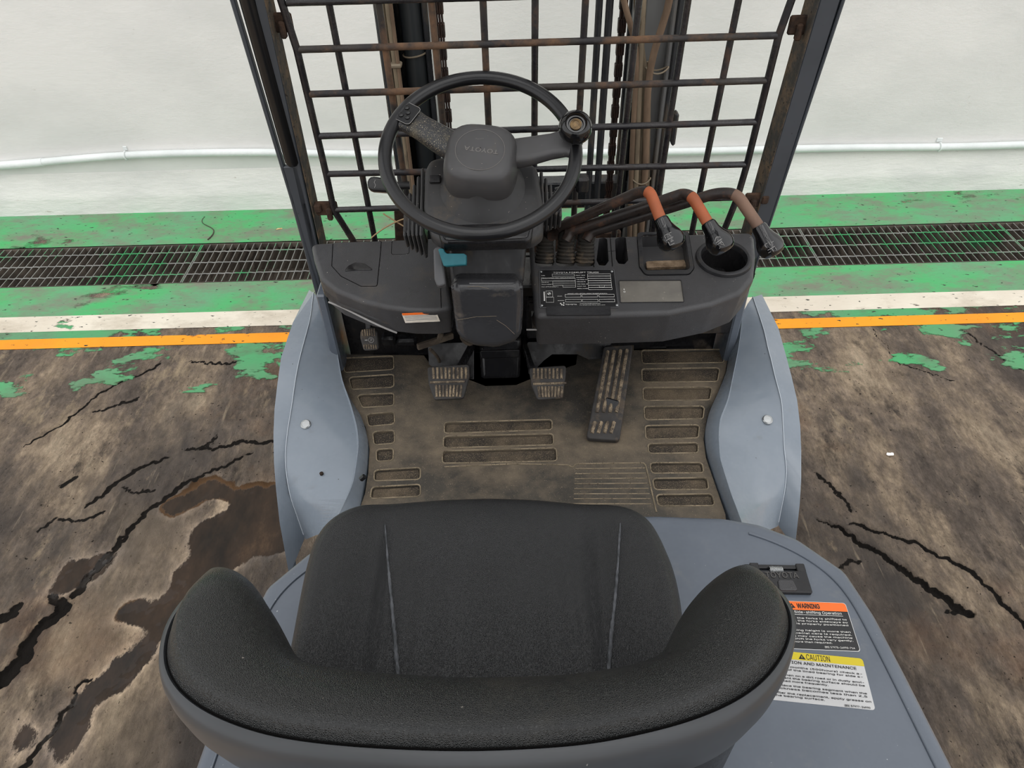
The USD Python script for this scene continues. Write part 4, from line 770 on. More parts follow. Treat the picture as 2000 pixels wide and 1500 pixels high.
# stalks
a0, a1 = at(718, 362, y=1.325), at(800, 362, y=1.33)
st = part(FL, 'direction_lever', cat(tube(np.array([a1, a1 * .4 + a0 * .6 + (0, .0, -.002), a1 + (a0 - a1) * .62]), .008, 10), moved(pillow(rpoly([(-.028, -.014), (.034, -.014), (.034, .012), (-.028, .016)], .012), -.012, .006, .006), Plane(a0 + (.028, 0, 0), (1, 0, -.12), (0, .6, .8)).M)), M_handle, 40, label='black direction lever with a flat paddle left of the steering wheel')
DLp = Plane(a0 + (.028, 0, 0), (1, 0, -.12), (0, .6, .8)).up(.0062)
part(st, 'symbol', moved(cat(tube([(-.012, .008, 0), (-.014, .003, 0), (-.011, -.002, 0), (-.013, -.008, 0)], .0006, 5)), DLp.M), M_greyprint)
b0 = at(1137, 358, y=1.345); b1 = at(1085, 372, y=1.35)
tk = part(FL, 'switch_stalk', cat(tube([b1, (b0 + b1) / 2, b0], .006, 10), cbox(.026, .03, .034, tuple(b0), .005)), M_dark, label='black square turn signal knob right of the steering wheel')
# teal clip and grey tilt lever at the column's left
tc = at(886, 502, y=1.125); part(FL, 'tilt_handle', moved(pillow(rpoly([(-.028, .016), (-.018, .016), (-.014, .006), (.024, .005), (.024, -.016), (-.018, -.018)], .002), -.012, .012, .003), Plane(tc, (1, 0, 0), (0, .6, .8)).M), M_teal, label='teal plastic catch on the column')
gp = Plane(at(860, 520, y=1.125), (1, 0, 0), (0, .75, .66)); part(FL, 'tilt_lever', moved(pillow(rpoly(gp.uvs([(846, 484), (864, 478), (866, 520), (870, 556), (854, 560), (848, 545)]), .005), -.018, .0, .004), gp.M), M_greyplastic, label='grey tilt lever left of the steering column')

# ---- steering wheel
R0, r0 = .1725, .0125
an = np.linspace(0, 2 * np.pi, 96, endpoint=False)
rim = tube(np.c_[R0 * np.cos(an), R0 * np.sin(an), 0 * an], r0, 20, closed=True)
if rim.volume < 0: rim.invert()
SW = part(FL, 'steering_wheel', moved(rim, WP.M), M_wheel, 60, label='black two spoke steering wheel with a spinner knob')
def spoke(ang, w0, w1, off=0.):
    d = np.array([math.cos(ang), math.sin(ang)]); t_ = np.array([-d[1], d[0]])
    secs = []
    for f_, w_, z_, th in ((.055, w0, -.026, .016), (.09, (w0 * .7 + w1 * .3), -.020, .014), (.13, w1 * .95, -.010, .013), (.155, w1 * 1.05, -.003, .011), (.172, w1 * 1.45, 0, .009)):
        c = d * f_ + t_ * off
        ring = []
        for a_ in np.linspace(0, 2 * np.pi, 16, endpoint=False):
            ca, sa = math.cos(a_), math.sin(a_); ring.append([*(c + t_ * w_ * np.sign(ca) * abs(ca) ** .6), z_ + th * np.sign(sa) * abs(sa) ** .6])
        secs.append(ring)
    m = loft(secs, True); v = len(m.vertices)
    cap = TM(np.vstack([m.vertices, np.mean(secs[0], 0), np.mean(secs[-1], 0)]), np.vstack([m.faces, [(v, k, (k + 1) % 16) for k in range(16)], [(v + 1, 64 + (k + 1) % 16, 64 + k) for k in range(16)]]))
    if cap.volume < 0: cap.invert()
    return cap
part(SW, 'spoke', moved(spoke(math.radians(150), .028, .025, -.004), WP.M), M_spoke, 50)
part(SW, 'spoke', moved(spoke(math.radians(2), .029, .026, .012), WP.M), M_hub, 50)
# thumb switch plate on the left spoke end
uq = np.array([math.cos(math.radians(148)), math.sin(math.radians(148))]) * .158
tp = Plane(WP.world(*uq, .0105), WP.ex * uq[0] + WP.ey * uq[1], -WP.ex * uq[1] + WP.ey * uq[0])
sp_ = part(SW, 'switch_plate', moved(pillow(rpoly([(-.018, -.021), (.017, -.021), (.017, .021), (-.018, .021)], .006), -.004, .001, .001), tp.M), M_wheel)
for x_, y_ in ((-.007, .008), (.006, .009), (-.002, -.002), (.006, -.010)): part(SW, 'switch_button', moved(shift(lathe([(.0048, 0), (.0048, .0015), (.002, .0028)], 14), x_, y_, .001), tp.M), M_handle, 60)
part(SW, 'plate_outline', moved(extr(rpoly([(-.019, -.022), (.018, -.022), (.018, .022), (-.019, .022)], .007).difference(rpoly([(-.0184, -.0214), (.0174, -.0214), (.0174, .0214), (-.0184, .0214)], .0068)), .0008, .0004), tp.M), M_greyprint, False)
# hub
ang = np.linspace(0, 2 * np.pi, 48, endpoint=False)
def superr(a_, n_=3.2): return 1 / (np.abs(np.cos(a_)) ** n_ + np.abs(np.sin(a_)) ** n_) ** (1 / n_)
rot = math.radians(-8)
hub = []
for sc, z in ((.070, -.062), (.074, -.045), (.072, -.02), (.068, -.004), (.064, .003), (.058, .007), (.048, .0095), (.025, .0105), (.002, .0108)):
    rr = sc * superr(ang - rot) * .93; hub.append(np.c_[rr * np.cos(ang), rr * np.sin(ang), np.full(48, z)])
hm = loft(hub, True)
if hm.volume < 0: hm.invert()
hb = part(SW, 'hub', moved(hm, WP.M), M_hub, 50)
part(SW, 'emblem_ring', moved(tube(np.c_[.0445 * np.cos(an), .0445 * np.sin(an) - .002, 0 * an + .0098], .0007, 5, closed=True), WP.M), M_emboss)
tm = text_mesh('TOYOTA', .0088, .0012, True); tm.apply_translation(-np.r_[tm.bounds.mean(0)[:2], 0]); tm.apply_scale([.062 / (tm.bounds[1][0] - tm.bounds[0][0]), 1, 1])
tm.apply_transform(trimesh.transformations.rotation_matrix(math.pi - math.radians(11), [0, 0, 1]))
part(SW, 'emblem_lettering', moved(shift(tm, .002, -.004, .0098), WP.M), M_emboss, False, label='raised lettering upside down')
part(SW, 'horn_mark', moved(tube([(-.008, .022, .0102), (-.002, .0205, .0102), (.003, .022, .0102), (.007, .0215, .0102)], .0006, 5), WP.M), M_emboss)
# spinner knob
ka = math.atan2(*(WP.uv(1110, 290) - 0)[::-1]); ku = np.array([math.cos(math.radians(9)), math.sin(math.radians(9))]) * R0
kn = [(.012, -.004), (.014, .010), (.016, .014), (.025, .020), (.0295, .030), (.030, .038), (.0275, .048), (.023, .054), (.0195, .0555), (.0180, .0535), (.0165, .049), (.0135, .049), (.0125, .0465)]
ko = WP.world(*ku)
KP = Plane(ko, WP.ex, WP.ey * .9 + WP.n * .2)
kb = part(SW, 'spinner_knob', moved(lathe(kn, 40), KP.M), M_black_gloss, 50, label='glossy black spinner knob with a brass coloured core')
part(SW, 'knob_core', moved(shift(lathe([(.0105, 0), (.0105, .003), (.006, .0045), (.0055, .0035), (.0015, .0035)], 24), 0, 0, .0462), KP.M), M_brass, 50, 'worn brass coloured screw in the knob')
part(SW, 'knob_clamp', moved(cat(cbox(.03, .03, .022, (0, 0, -.002), .004)), Plane(ko, ku[0] * WP.ex + ku[1] * WP.ey, -ku[1] * WP.ex + ku[0] * WP.ey).M), M_wheel)

# ---- hydraulic levers
lev = [
    dict(boot=1063, by=1.300, p=[(1075, 452, 1.325, ), (1092, 444, 1.325), (1245, 376, 1.255), (1268, 372, 1.235), (1292, 432, 1.185)], knob=(1306, 460, 1.165), lab='hydraulic lever with orange end nearest the steering wheel', end=M_lever_orange, tilt=-.12),
    dict(boot=1104, by=1.302, p=[(1105, 470, 1.30), (1114, 452, 1.31), (1335, 378, 1.255), (1352, 384, 1.235), (1385, 440, 1.185)], knob=(1401, 466, 1.165), lab='middle hydraulic lever with orange end', end=M_lever_orange, tilt=-.05),
    dict(boot=1142, by=1.302, p=[(1145, 470, 1.30), (1154, 454, 1.31), (1400, 377, 1.255), (1438, 378, 1.235), (1484, 446, 1.185)], knob=(1503, 478, 1.165), lab='hydraulic lever with brown end nearest the right pillar', end=M_lever_brown, tilt=.04)]
for i, d in enumerate(lev):
    P_ = [at(a_, b_, y=y_) for a_, b_, y_ in d['p']]
    full = fillet(P_, .045, 9); cutn = np.argmin(np.linalg.norm(full - P_[3], axis=1)) 
    lp = part(FL, 'hydraulic_lever', tube(full[:cutn + 1], .0108, 14), M_lever, 60, d['lab'])
    part(lp, 'lever_end', tube(full[cutn - 1:], .0112, 14), d['end'], 60, 'orange painted end of the lever' if i < 2 else 'brown end of the lever')
    # boot: ridged rubber gaiter standing in its slot
    b_ = DZ.hit(d['boot'], 505) + DZ.n * -.012; tpt = DZ.hit(d['boot'] + 3, 488) + DZ.n * .052 + np.array([0, .012, 0])
    axm = frame(b_, tpt, (0, 1, 0)); axm[:3, 3] = b_; hL = np.linalg.norm(tpt - b_)
    prof = []
    for k in range(6):
        z_ = hL * .62 * k / 6; r_ = .0225 - .0008 * k; prof += [(r_ - .0028, z_), (r_, z_ + .003), (r_ - .0005, z_ + .0055)]
    prof += [(.0165, hL * .62), (.0190, hL * .64), (.0195, hL * .80), (.0185, hL * .93), (.0165, hL), (.0125, hL + .001), (.0118, hL - .004)]
    part(lp, 'boot', moved(lathe(prof, 24), axm), M_boot, 28, 'ridged rubber boot')
    part(lp, 'lever_stub', tube(fillet([b_ + (tpt - b_) * .9, tpt + (tpt - b_) * .25, P_[0] * .35 + P_[1] * .65], .02, 6), .0108, 12), M_lever, 60)
    kc_ = at(*d['knob'][:2], y=d['knob'][2]); ax = kc_ - P_[-1]; ax /= np.linalg.norm(ax)
    # knob: a collar flaring into a rounded square head
    F_ = frame(P_[-1], kc_, (0, 0, 1)); F_[:3, 3] = P_[-1]; secs = []
    Lk = .052
    for t_, sx, sy, n_ in ((-.006, .0125, .0125, 2), (-.002, .0145, .0145, 2), (.010, .0155, .0145, 2.2), (.020, .019, .0165, 2.6), (.028, .0225, .019, 3), (.036, .0242, .0205, 3.2), (.044, .0242, .0205, 3.2), (.052, .0215, .0185, 3), (.057, .0165, .0145, 2.8), (.0595, .009, .008, 2.4), (.060, .001, .001, 2)):
        rr = superr(ang, n_); secs.append(np.c_[sx * rr * np.cos(ang), sy * rr * np.sin(ang), np.full(48, t_)])
    km = loft(secs, True)
    if km.volume < 0: km.invert()
    km = moved(km, F_)
    part(lp, 'lever_knob', km, M_black_gloss, 50, 'glossy black lever knob with worn white symbols')
    # symbols on the side turned to the driver
    view = EYE - (kc_ + 0); view /= np.linalg.norm(view)
    org = P_[-1] + ax * .040
    sx_ = np.cross(ax, view); sx_ /= np.linalg.norm(sx_); vn = np.cross(sx_, ax)
    SPl = Plane(org, sx_, -ax)
    if SPl.n @ view < 0: SPl = Plane(org, -sx_, -ax)
    # find how far the knob's skin lies from its axis along the plane's normal
    rel = (km.vertices - org); hgt = (rel @ SPl.n).max()
    g = [[((-.007, .004), (-.007, .010), (0, .010)), ((.002, .004), (.002, .010), (.007, .010)), ((-.008, 0), (.006, 0)), ((-.006, -.004), (-.006, -.011), (.003, -.011)), ((-.002, -.006), (.004, -.006))],
         [((-.006, .005), (0, .011), (.006, .006)), ((-.006, .001), (.007, .0025)), ((-.005, -.003), (.004, -.002)), ((-.006, -.011), (.001, -.006), (.005, -.011)), ((.004, -.004), (.004, -.010))],
         [((-.007, .004), (-.007, .010), (.001, .010), (.001, .004)), ((.004, .007), (.009, .007)), ((-.008, -.002), (.007, -.002)), ((0, -.002), (0, -.011)), ((-.009, -.007), (-.004, -.007)), ((.006, -.005), (.006, -.011))]][i]
    def drape(line):
        out = []
        for x_, y_ in lerp_path(line, 8):
            c_ = SPl.world(x_, y_, .05); loc = km.vertices - SPl.o
            dd = np.hypot(loc @ SPl.ex - x_, loc @ SPl.ey - y_); near = np.where(dd < .0035)[0]
            hh = (loc[near] @ SPl.n).max() if len(near) else hgt
            out.append(SPl.world(x_, y_, hh + .0001))
        return np.array(out)
    part(lp, 'knob_symbol', cat([tube(drape(l_), .0006, 5) for l_ in g]), M_greyprint, 40)
# open end of the lever bracket by the first boot
q0, q1 = at(1063, 448, y=1.315), at(1080, 458, y=1.29)
part(FL, 'lever_bracket', cat(tube([q0, q0 * .6 + q1 * .4, q1], [.010, .012, .015], 16, caps=False), lathe([(.0, 0)], 3, False) if False else tube([at(1058, 436, y=1.33), at(1060, 452, y=1.33)], .014, 14)), M_lever, 40)

# ---- overhead guard pillars
PP = Plane((0, 1.44, 1.04), (1, 0, 0), (0, -.13, 1))
def pil(a_, b_, w_, d_, lo, hi, dn=0.):
    """a bar along the pillar through two photograph points on its front"""
    u0_, u1_ = PP.uv(*a_), PP.uv(*b_); s_ = (u1_ - u0_) / (u1_[1] - u0_[1])
    f_ = lambda v: PP.world(*(u0_ + s_ * (v - u0_[1])), -d_ / 2 + dn)
    return bar(f_(lo), f_(hi), d_ if False else w_, d_, up=PP.n, ch=.002)
LO, HI = -.40, 1.02
pL = part(FL, 'guard_pillar', cat(pil((606, 450), (507, 0), .019, .05, LO, HI), pil((588, 450), (453, 0), .009, .014, LO, HI), pil((597, 450), (480, 0), .034, .012, LO, PP.uv(570, 326)[1])), M_pillar, 30, 'left dark grey pillar of the overhead guard with a black grab handle')
u0_, u1_ = PP.uv(570, 318), PP.uv(482, 0); s_ = (u1_ - u0_) / (u1_[1] - u0_[1]); hpth = [PP.world(*(u0_ + s_ * dv), -.006) for dv in np.linspace(0, .75, 12)]
part(pL, 'grab_handle', tube(np.vstack([[hpth[0] - (hpth[1] - hpth[0]) / np.linalg.norm(hpth[1] - hpth[0]) * .010], [hpth[0] - (hpth[1] - hpth[0]) / np.linalg.norm(hpth[1] - hpth[0]) * .007], hpth]), np.r_[.006, .0115, np.full(12, .0150)], 16), M_handle, 60, 'black grab handle')
part(pL, 'pillar_edge', pil((619, 450), (517, 0), .004, .052, LO + .02, HI, .001), M_pillar_dirty, 30, 'dusty worn inner edge of the pillar')
pR = part(FL, 'guard_pillar', cat(pil((1487, 441), (1622, 0), .036, .06, LO, HI), pil((1502, 441), (1648, 0), .006, .056, LO, HI, .002)), M_pillar, 30, 'right dark grey pillar of the overhead guard')
part(pR, 'pillar_edge', pil((1472, 441), (1600, 0), .004, .062, LO + .02, HI, .001), M_pillar_dirty, 30, 'dusty rust stained inner face of the pillar')
part(FL, 'guard_crossbar', bar((-.56, PP.world(0, HI)[1], PP.world(0, HI)[2]), (.58, PP.world(0, HI)[1], PP.world(0, HI)[2]), .06, .06), M_pillar)

# the roof of the guard over the driver (above the picture; the wet floor and the gloss mirror it)
tp_ = PP.world(0, HI); RZ, RY0, RY1 = tp_[2] + .02, -.62, tp_[1]
OG = part(FL, 'guard_roof', cat(bar((-.50, RY0, RZ), (-.54, RY1, RZ), .05, .06), bar((.50, RY0, RZ), (.54, RY1, RZ), .05, .06), bar((-.5, RY0, RZ), (.5, RY0, RZ), .05, .06)), M_pillar, 30, 'roof frame of the overhead guard')
for y_ in np.linspace(RY0 + .2, RY1 - .16, 9): part(OG, 'roof_bar', bar((-.5, y_, RZ), (.5, y_, RZ), .03, .06), M_pillar)
for s in (-1, 1): part(FL, 'rear_pillar', bar((s * .46, -.62, .9), (s * .50, RY0, RZ), .06, .06, up=(0, 1, 0)), M_pillar)

# ---- wire grille behind the dashboard
GP = Plane((0, 1.437, 1.10), (1, 0, 0), (0, -.08, 1))
rows = [((560, 5), (1545, -22)), ((580, 97), (1521, 69)), ((605, 184), (1500, 157)), ((622, 266), (1480, 238)), ((637, 340), (1460, 321)), ((652, 410), (1440, 386))]
GR = part(FL, 'guard_grille', tube(np.array([GP.world(*GP.uv(*p)) for p in [(545, -12), (580, 97), (637, 340), (652, 410), (690, 470), (700, 490)]]), .0072, 12), M_grille, 60, 'rusty black wire grille in front of the mast')
part(GR, 'frame_rod', tube(np.array([GP.world(*GP.uv(*p)) for p in [(1550, -12), (1521, 69), (1459, 321), (1440, 386), (1418, 440), (1405, 470)]]), .0072, 12), M_grille, 60)
vtop = 0
for i, (a_, b_) in enumerate(rows):
    part(GR, 'grille_bar', tube(lerp_path([GP.world(*GP.uv(*a_)), GP.world(*GP.uv(*b_))], 4), .0066, 12), M_grille_dusty if i in (1, 2) else M_grille, 60)
for px, py in [(658, 94), (751, 92), (850, 89), (947, 86), (1045, 84), (1140, 81), (1241, 78), (1334, 76), (1430, 73)]:
    u_ = GP.uv(px, py)[0]
    part(GR, 'grille_bar', tube(np.array([GP.world(u_, v, -.006) for v in np.linspace(-.11, .78, 4)]), .0066, 12), M_grille_dusty if px in (751, 850, 947, 1140) else M_grille, 60)
for v in np.arange(.52, .79, .088):
    part(GR, 'grille_bar', tube(np.array([GP.world(-.445, v), GP.world(.468, v)]), .0066, 10), M_grille, 60)
for (px, py), s in (((557, 45), -1), ((1555, 50), 1), ((648, 408), -1), ((1466, 392), 1)):
    c = GP.world(*GP.uv(px, py))
    part(GR, 'grille_bracket', cat(cbox(.05, .008, .034, tuple(c + (s * .012, .004, 0)), .003), cbox(.016, .014, .02, tuple(c + (s * .03, -.002, .004)), .003), cbox(.012, .012, .03, tuple(c + (s * .006, -.004, -.01)), .003)), M_rust, 30, 'rusty grille bracket')

# ---- mast
MY = 1.80
MP = Plane((0, MY, 1.2), (1, 0, 0), (0, 0, 1))
mx = lambda px, py=30: MP.uv(px, py)[0]
def vbar(x0, x1, y0, d, z0=.25, z1=2.3): return cbox(abs(x1 - x0), d, z1 - z0, ((x0 + x1) / 2, y0 + d / 2, (z0 + z1) / 2), .003)
MA = part(FL, 'mast', cat(vbar(mx(735), mx(748), MY - .03, .13), vbar(mx(822), mx(834), MY + .02, .08), vbar(mx(733), mx(825), MY + .09, .012), vbar(mx(1319), mx(1337), MY - .02, .13), vbar(mx(1240), mx(1320), MY + .09, .012), vbar(mx(1245), mx(1258), MY + .03, .06),
          cbox(.66, .05, .08, (0, MY + .06, .9), .004), cbox(.66, .05, .08, (0, MY + .06, 2.2), .004)), M_mast, 30, 'dark steel forklift mast with chains and hoses')
part(MA, 'mast_rail', vbar(mx(1262), mx(1318), MY + .012, .04), M_mast_grey, 30, 'grey rail of the mast')
part(MA, 'mast_rail', vbar(mx(1310), mx(1320), MY - .015, .05), M_mast_grey, 30)
part(MA, 'lift_cylinder', tube([((mx(776) + mx(822)) / 2, MY + .04, z) for z in (.3, 1.2, 2.3)], (mx(822) - mx(776)) / 2, 24), M_cylinder, 60, 'black lift cylinder')
zt = MP.uv(0, 100)
for zc in (at(800, 115, y=MY)[2], at(830, 150, y=MY)[2] - .35):
    part(MA, 'cable_tie', tube(np.array([((mx(776) + mx(822)) / 2 + .0295 * math.cos(t), MY + .04 + .0295 * math.sin(t), zc + .004 * math.cos(t)) for t in np.linspace(0, 2 * np.pi, 28, endpoint=False)]), .0022, 6, closed=True), M_tie)
hz = at(780, 118, y=MY)[2]
def hose(pts, r, m, nm='hose'): part(MA, nm, tube(smoothpath(pts, 30) if len(pts) > 2 else lerp_path(pts, 3), r, 10), m, 60)
hose([(mx(752), MY - .02, z) for z in (.4, 1.2, 2.3)], .005, M_hose); hose([(mx(764), MY - .03, z) for z in (.4, 1.2, 2.3)], .0075, M_hose); hose([(mx(770), MY - .035, z) for z in (.4, 1.2, 2.3)], .0045, M_hose_rust)
part(MA, 'cable_tie', cbox(.028, .028, .010, (mx(765), MY - .03, hz), .003), M_tie)
part(MA, 'mast_rod', tube([(mx(1167), MY - .02, z) for z in (.4, 1.2, 2.3)], (mx(1174) - mx(1160)) / 2, 12), M_mast, 60)
part(MA, 'mast_rod', tube([(mx(1187), MY - .02, z) for z in (.4, 1.2, 2.3)], (mx(1195) - mx(1180)) / 2, 12), M_mast, 60)
# hoses of the right rail
W3 = lambda px, py, dy=0.: at(px, py, y=MY + dy)
hose([W3(1213, -40, -.03), W3(1226, 30, -.03), W3(1238, 75, -.025), W3(1240, 200, -.02), W3(1232, 380, -.02), W3(1226, 600, -.02)], .0072, M_hose_rust)
hose([W3(1258, -40, -.02), W3(1254, 60, -.02), W3(1248, 200, -.02), W3(1243, 330, -.02), W3(1238, 600, -.02)], .0072, M_hose)
hose([W3(1246, -40, -.0), W3(1248, 60, -.0), W3(1258, 130, -.01), W3(1256, 240, -.01), W3(1250, 380, -.01), W3(1246, 600, -.01)], .0068, M_hose)
hose([W3(1312, -40, -.03), W3(1300, 30, -.03), W3(1278, 100, -.03), W3(1266, 170, -.025), W3(1262, 280, -.02), W3(1256, 400, -.02), W3(1252, 600, -.02)], .0085, M_hose_rust)
hose([W3(1268, 120, -.005), W3(1266, 240, -.005), W3(1264, 400, -.005), W3(1260, 600, -.005)], .006, M_hose)
for px, py, w_ in ((1283, 136, .055), (1252, 352, .05)):
    c = W3(px, py, -.02)
    part(MA, 'cable_tie', tube(np.array([c + (w_ / 2 * math.cos(t), .012 * math.sin(t), .006 * math.cos(2 * t)) for t in np.linspace(0, 2 * np.pi, 24, endpoint=False)]), .002, 6, closed=True), M_tie)
part(MA, 'mast_bracket', cbox(.010, .03, .085, tuple(W3(1317, 250, -.02)), .004), M_mast)
# lower mast bracket, rusty, seen left under the column
part(MA, 'mast_bracket', cat(bar(W3(783, 400, -.15), W3(786, 500, -.15), .03, .05)), M_rust, 30, 'rusty bracket at the mast foot')
part(FL, 'carriage_plate', cbox(.5, .02, .2, (0, MY - .12, .78), .006), M_rust)
# chains
for (p0, p1), nm in (((849, 867), 'lift_chain'), ((1208, 1224), 'lift_chain')):
    x0, x1 = mx(p0), mx(p1); wv = x1 - x0; cxm = (x0 + x1) / 2; pitch = .0255; links = []
    pathc = part(FL, nm, tube([(cxm, MY, .45), (cxm, MY, 2.3)], .003, 6), M_chain, 40, 'oily black lift chain beside the ' + ('left' if p0 < 1000 else 'right') + ' mast rail')
    nlink = 56
    for k in range(nlink):
        z = .72 + k * pitch
        plates = []
        nn = 4 if k % 2 else 3; th_ = wv / 4.5
        for f_ in np.linspace(-1, 1, nn): plates.append(cbox(th_ * .96, .018 if k % 2 else .015, pitch * (1.22 if k % 2 else 1.0), (cxm + f_ * (wv - th_) / 2 * (1 if k % 2 else .72), MY, z), .0035))
        plates.append(shift(trimesh.creation.cylinder(.0042, wv * .96, 10, transform=trimesh.transformations.rotation_matrix(math.pi / 2, [0, 1, 0])), cxm, MY, z + pitch * .5))
        part(pathc, 'chain_link', cat(plates), M_chain, 30)

# ---- driver seat
# cushion: measured outline at its height, bolsters left and right
SZ = 1.10
SP0 = Plane((0, 0, SZ), (1, 0, 0), (0, 1, 0))
lefte = SP0.uvs([(568, 1235), (578, 1180), (592, 1110), (608, 1055), (640, 1010), (700, 968), (775, 945)])
front = SP0.uvs([(775, 945), (860, 931), (955, 926), (1050, 934), (1150, 955)])
right = SP0.uvs([(1150, 955), (1225, 980), (1268, 1005), (1293, 1045), (1318, 1100), (1332, 1160), (1340, 1230)])
outl = np.vstack([[(-.315, .12)], [(-.322, .30)], lefte, front[1:], right[1:], [(.143, .30)], [(.135, .12)]])
cpoly = rpoly(outl, .03, 8)
N_ = 260
ringp = np.array([cpoly.exterior.interpolate(i / N_, normalized=True).coords[0] for i in range(N_)])
ringp = np.stack([ndimage.gaussian_filter1d(ringp[:, k], 2.0, mode='wrap') for k in (0, 1)], 1)
cen = np.array([-.09, .36])
def cush_z(x, y):
    u_ = (x + .09) / .23
    b_ = .020 * (1 / (1 + np.exp(-(np.abs(u_ + .02) - .70) * 16))) + .014 * np.clip(np.abs(u_), 0, 1) ** 2
    c_ = -.0045 * np.clip((.60 - y) / .06, 0, 1) * np.exp(-((np.abs(u_ + .02) - .575) / .018) ** 2)
    return SZ - .018 + b_ + c_ + .01 * np.clip((y - .52) / .12, 0, 1) - .03 * np.clip((y - .56) / .09, 0, 1) ** 2
rowsG = []
for sc in np.r_[np.linspace(.02, .90, 46), .93, .955, .972, .986, .995, 1.0]:
    p = cen + (ringp - cen) * sc; e_ = max(0, (sc - .90) / .10); drop = .035 * (1 - math.sqrt(max(0, 1 - e_ ** 2)))
    rowsG.append(np.c_[p, cush_z(p[:, 0], p[:, 1]) - drop])
p = ringp; rowsG.append(np.c_[cen + (p - cen) * 1.004, cush_z(p[:, 0], p[:, 1]) - .06]); rowsG.append(np.c_[cen + (p - cen) * .985, np.full(N_, 1.0)])
cm = loft(rowsG, True)
if cm.volume < 0: cm.invert()
if cm.face_normals[np.argmax(cm.triangles_center[:, 2])][2] < 0: cm.invert()
SC = part(FL, 'seat_cushion', cm, M_vinyl, 60, 'black vinyl seat cushion with pale worn seams')
for pts in ([(753, 1030), (757, 1090), (765, 1180), (772, 1260), (778, 1332)], [(1209, 1040), (1206, 1100), (1200, 1180), (1192, 1260), (1188, 1330)]):
    q = np.array([at(*p_, z=SZ - .012)[:2] for p_ in pts]); q = smoothpath(q, 60); zz = cush_z(q[:, 0], q[:, 1])
    part(SC, 'worn_seam', tube(np.c_[q, zz + .0001], np.linspace(.0013, .0028, 60) * (.7 + .6 * noise(np.c_[np.arange(60) * .9, np.zeros(60), np.zeros(60)], 3)), 6), M_piping, 60, 'pale worn seam')
part(SC, 'seat_base', cat(cbox(.40, .44, .03, (-.09, .36, 1.012), .006)), M_dark)
part(SC, 'seat_tag', tube([at(705, 936, z=1.07), at(712, 930, z=1.075)], .004, 8), M_handle)
# backrest
seam = [(402, 1139), (345, 1200), (325, 1260), (331, 1312), (370, 1360), (440, 1400), (560, 1435), (780, 1455), (940, 1458), (1100, 1450), (1300, 1414), (1440, 1360), (1510, 1300), (1541, 1230), (1536, 1185), (1496, 1138)]
inn = [(440, 1130), (492, 1142), (524, 1184), (552, 1240), (580, 1288), (620, 1318), (700, 1331), (820, 1341), (930, 1346), (1050, 1344), (1200, 1327), (1283, 1297), (1312, 1240), (1342, 1190), (1386, 1146), (1440, 1124)]
nS = len(seam); tS = np.linspace(0, 1, nS); mid = np.sin(np.pi * tS) ** .6
zS = 1.296 + .064 * mid ** .8; zI = 1.255 + .035 * mid
S3 = np.array([at(*p_, z=z_) for p_, z_ in zip(seam, zS)]); I3 = np.array([at(*p_, z=z_) for p_, z_ in zip(inn, zI)])
from scipy.interpolate import CubicSpline
prm = np.r_[0, np.cumsum(np.linalg.norm(np.diff(S3, axis=0), axis=1))]; prm /= prm[-1]
NS = 120; tt = np.linspace(0, 1, NS)
from scipy.interpolate import PchipInterpolator as PCH
S = PCH(prm, S3)(tt); I = PCH(prm, I3)(tt)
S = ndimage.gaussian_filter1d(S, 2.2, axis=0, mode='nearest'); I = ndimage.gaussian_filter1d(I, 2.2, axis=0, mode='nearest')
def cap(s0, i0, s1, ln, n=10):
    m_ = (s0 + i0) / 2; a_ = s0 - m_; dr = np.r_[(s0 - s1)[:2], 0]; dr /= np.linalg.norm(dr); dr = dr * .4 + np.array([0, 1., 0]) * .6; out = []
    for t_ in np.linspace(0, 1, n)[1:]:
        c_ = max(math.cos(t_ * math.pi / 2), .03); dz = np.array([0, 0, -.03 * (1 - c_) ** 1.5])
        out.append((m_ + a_ * c_ + dr * ln * math.sin(t_ * math.pi / 2) + dz, m_ - a_ * c_ + dr * ln * math.sin(t_ * math.pi / 2) + dz))
    return out
c0, c1 = cap(S[0], I[0], S[4], .004), cap(S[-1], I[-1], S[-5], .004)
SX = np.array([c[0] for c in c0[::-1]] + list(S) + [c[0] for c in c1]); IX = np.array([c[1] for c in c0[::-1]] + list(I) + [c[1] for c in c1])
secs = []
for s3, i3 in zip(SX, IX):
    d = i3[:2] - s3[:2]; pts = []; bul = min(1., np.linalg.norm(d) / .06)
    pts.append((*s3[:2], 1.02)); pts.append((*s3[:2], s3[2] - .03)); pts.append((*(s3[:2] - d * .02), s3[2] - .006))
    for ph in np.linspace(0, 1, 22):
        a_ = ph * math.pi / 2
        h = math.sin(a_) ** 1.05; zz = i3[2] + (s3[2] + .010 * bul - i3[2]) * (math.cos(a_) ** .9 if ph < 1 else 0)
        if ph < .12: zz -= .010 * (1 - ph / .12) ** 2
        pts.append((*(s3[:2] + d * h), zz))
    dn = d / (np.linalg.norm(d) + 1e-9)
    pts.append((*(i3[:2] + dn * .002), i3[2] - .03)); pts.append((*(i3[:2] - dn * .01), i3[2] - .12)); pts.append((*(i3[:2] - dn * .02), 1.02))
    secs.append(pts)
secs = np.array(secs)
bm = loft(secs, False)
cen_n = bm.face_normals[np.argmax(bm.triangles_center[:, 2])]
if cen_n[2] < 0: bm.invert()
SB = part(FL, 'seat_backrest', bm, M_vinyl_back, 60, 'black vinyl seat backrest with padded side wings')
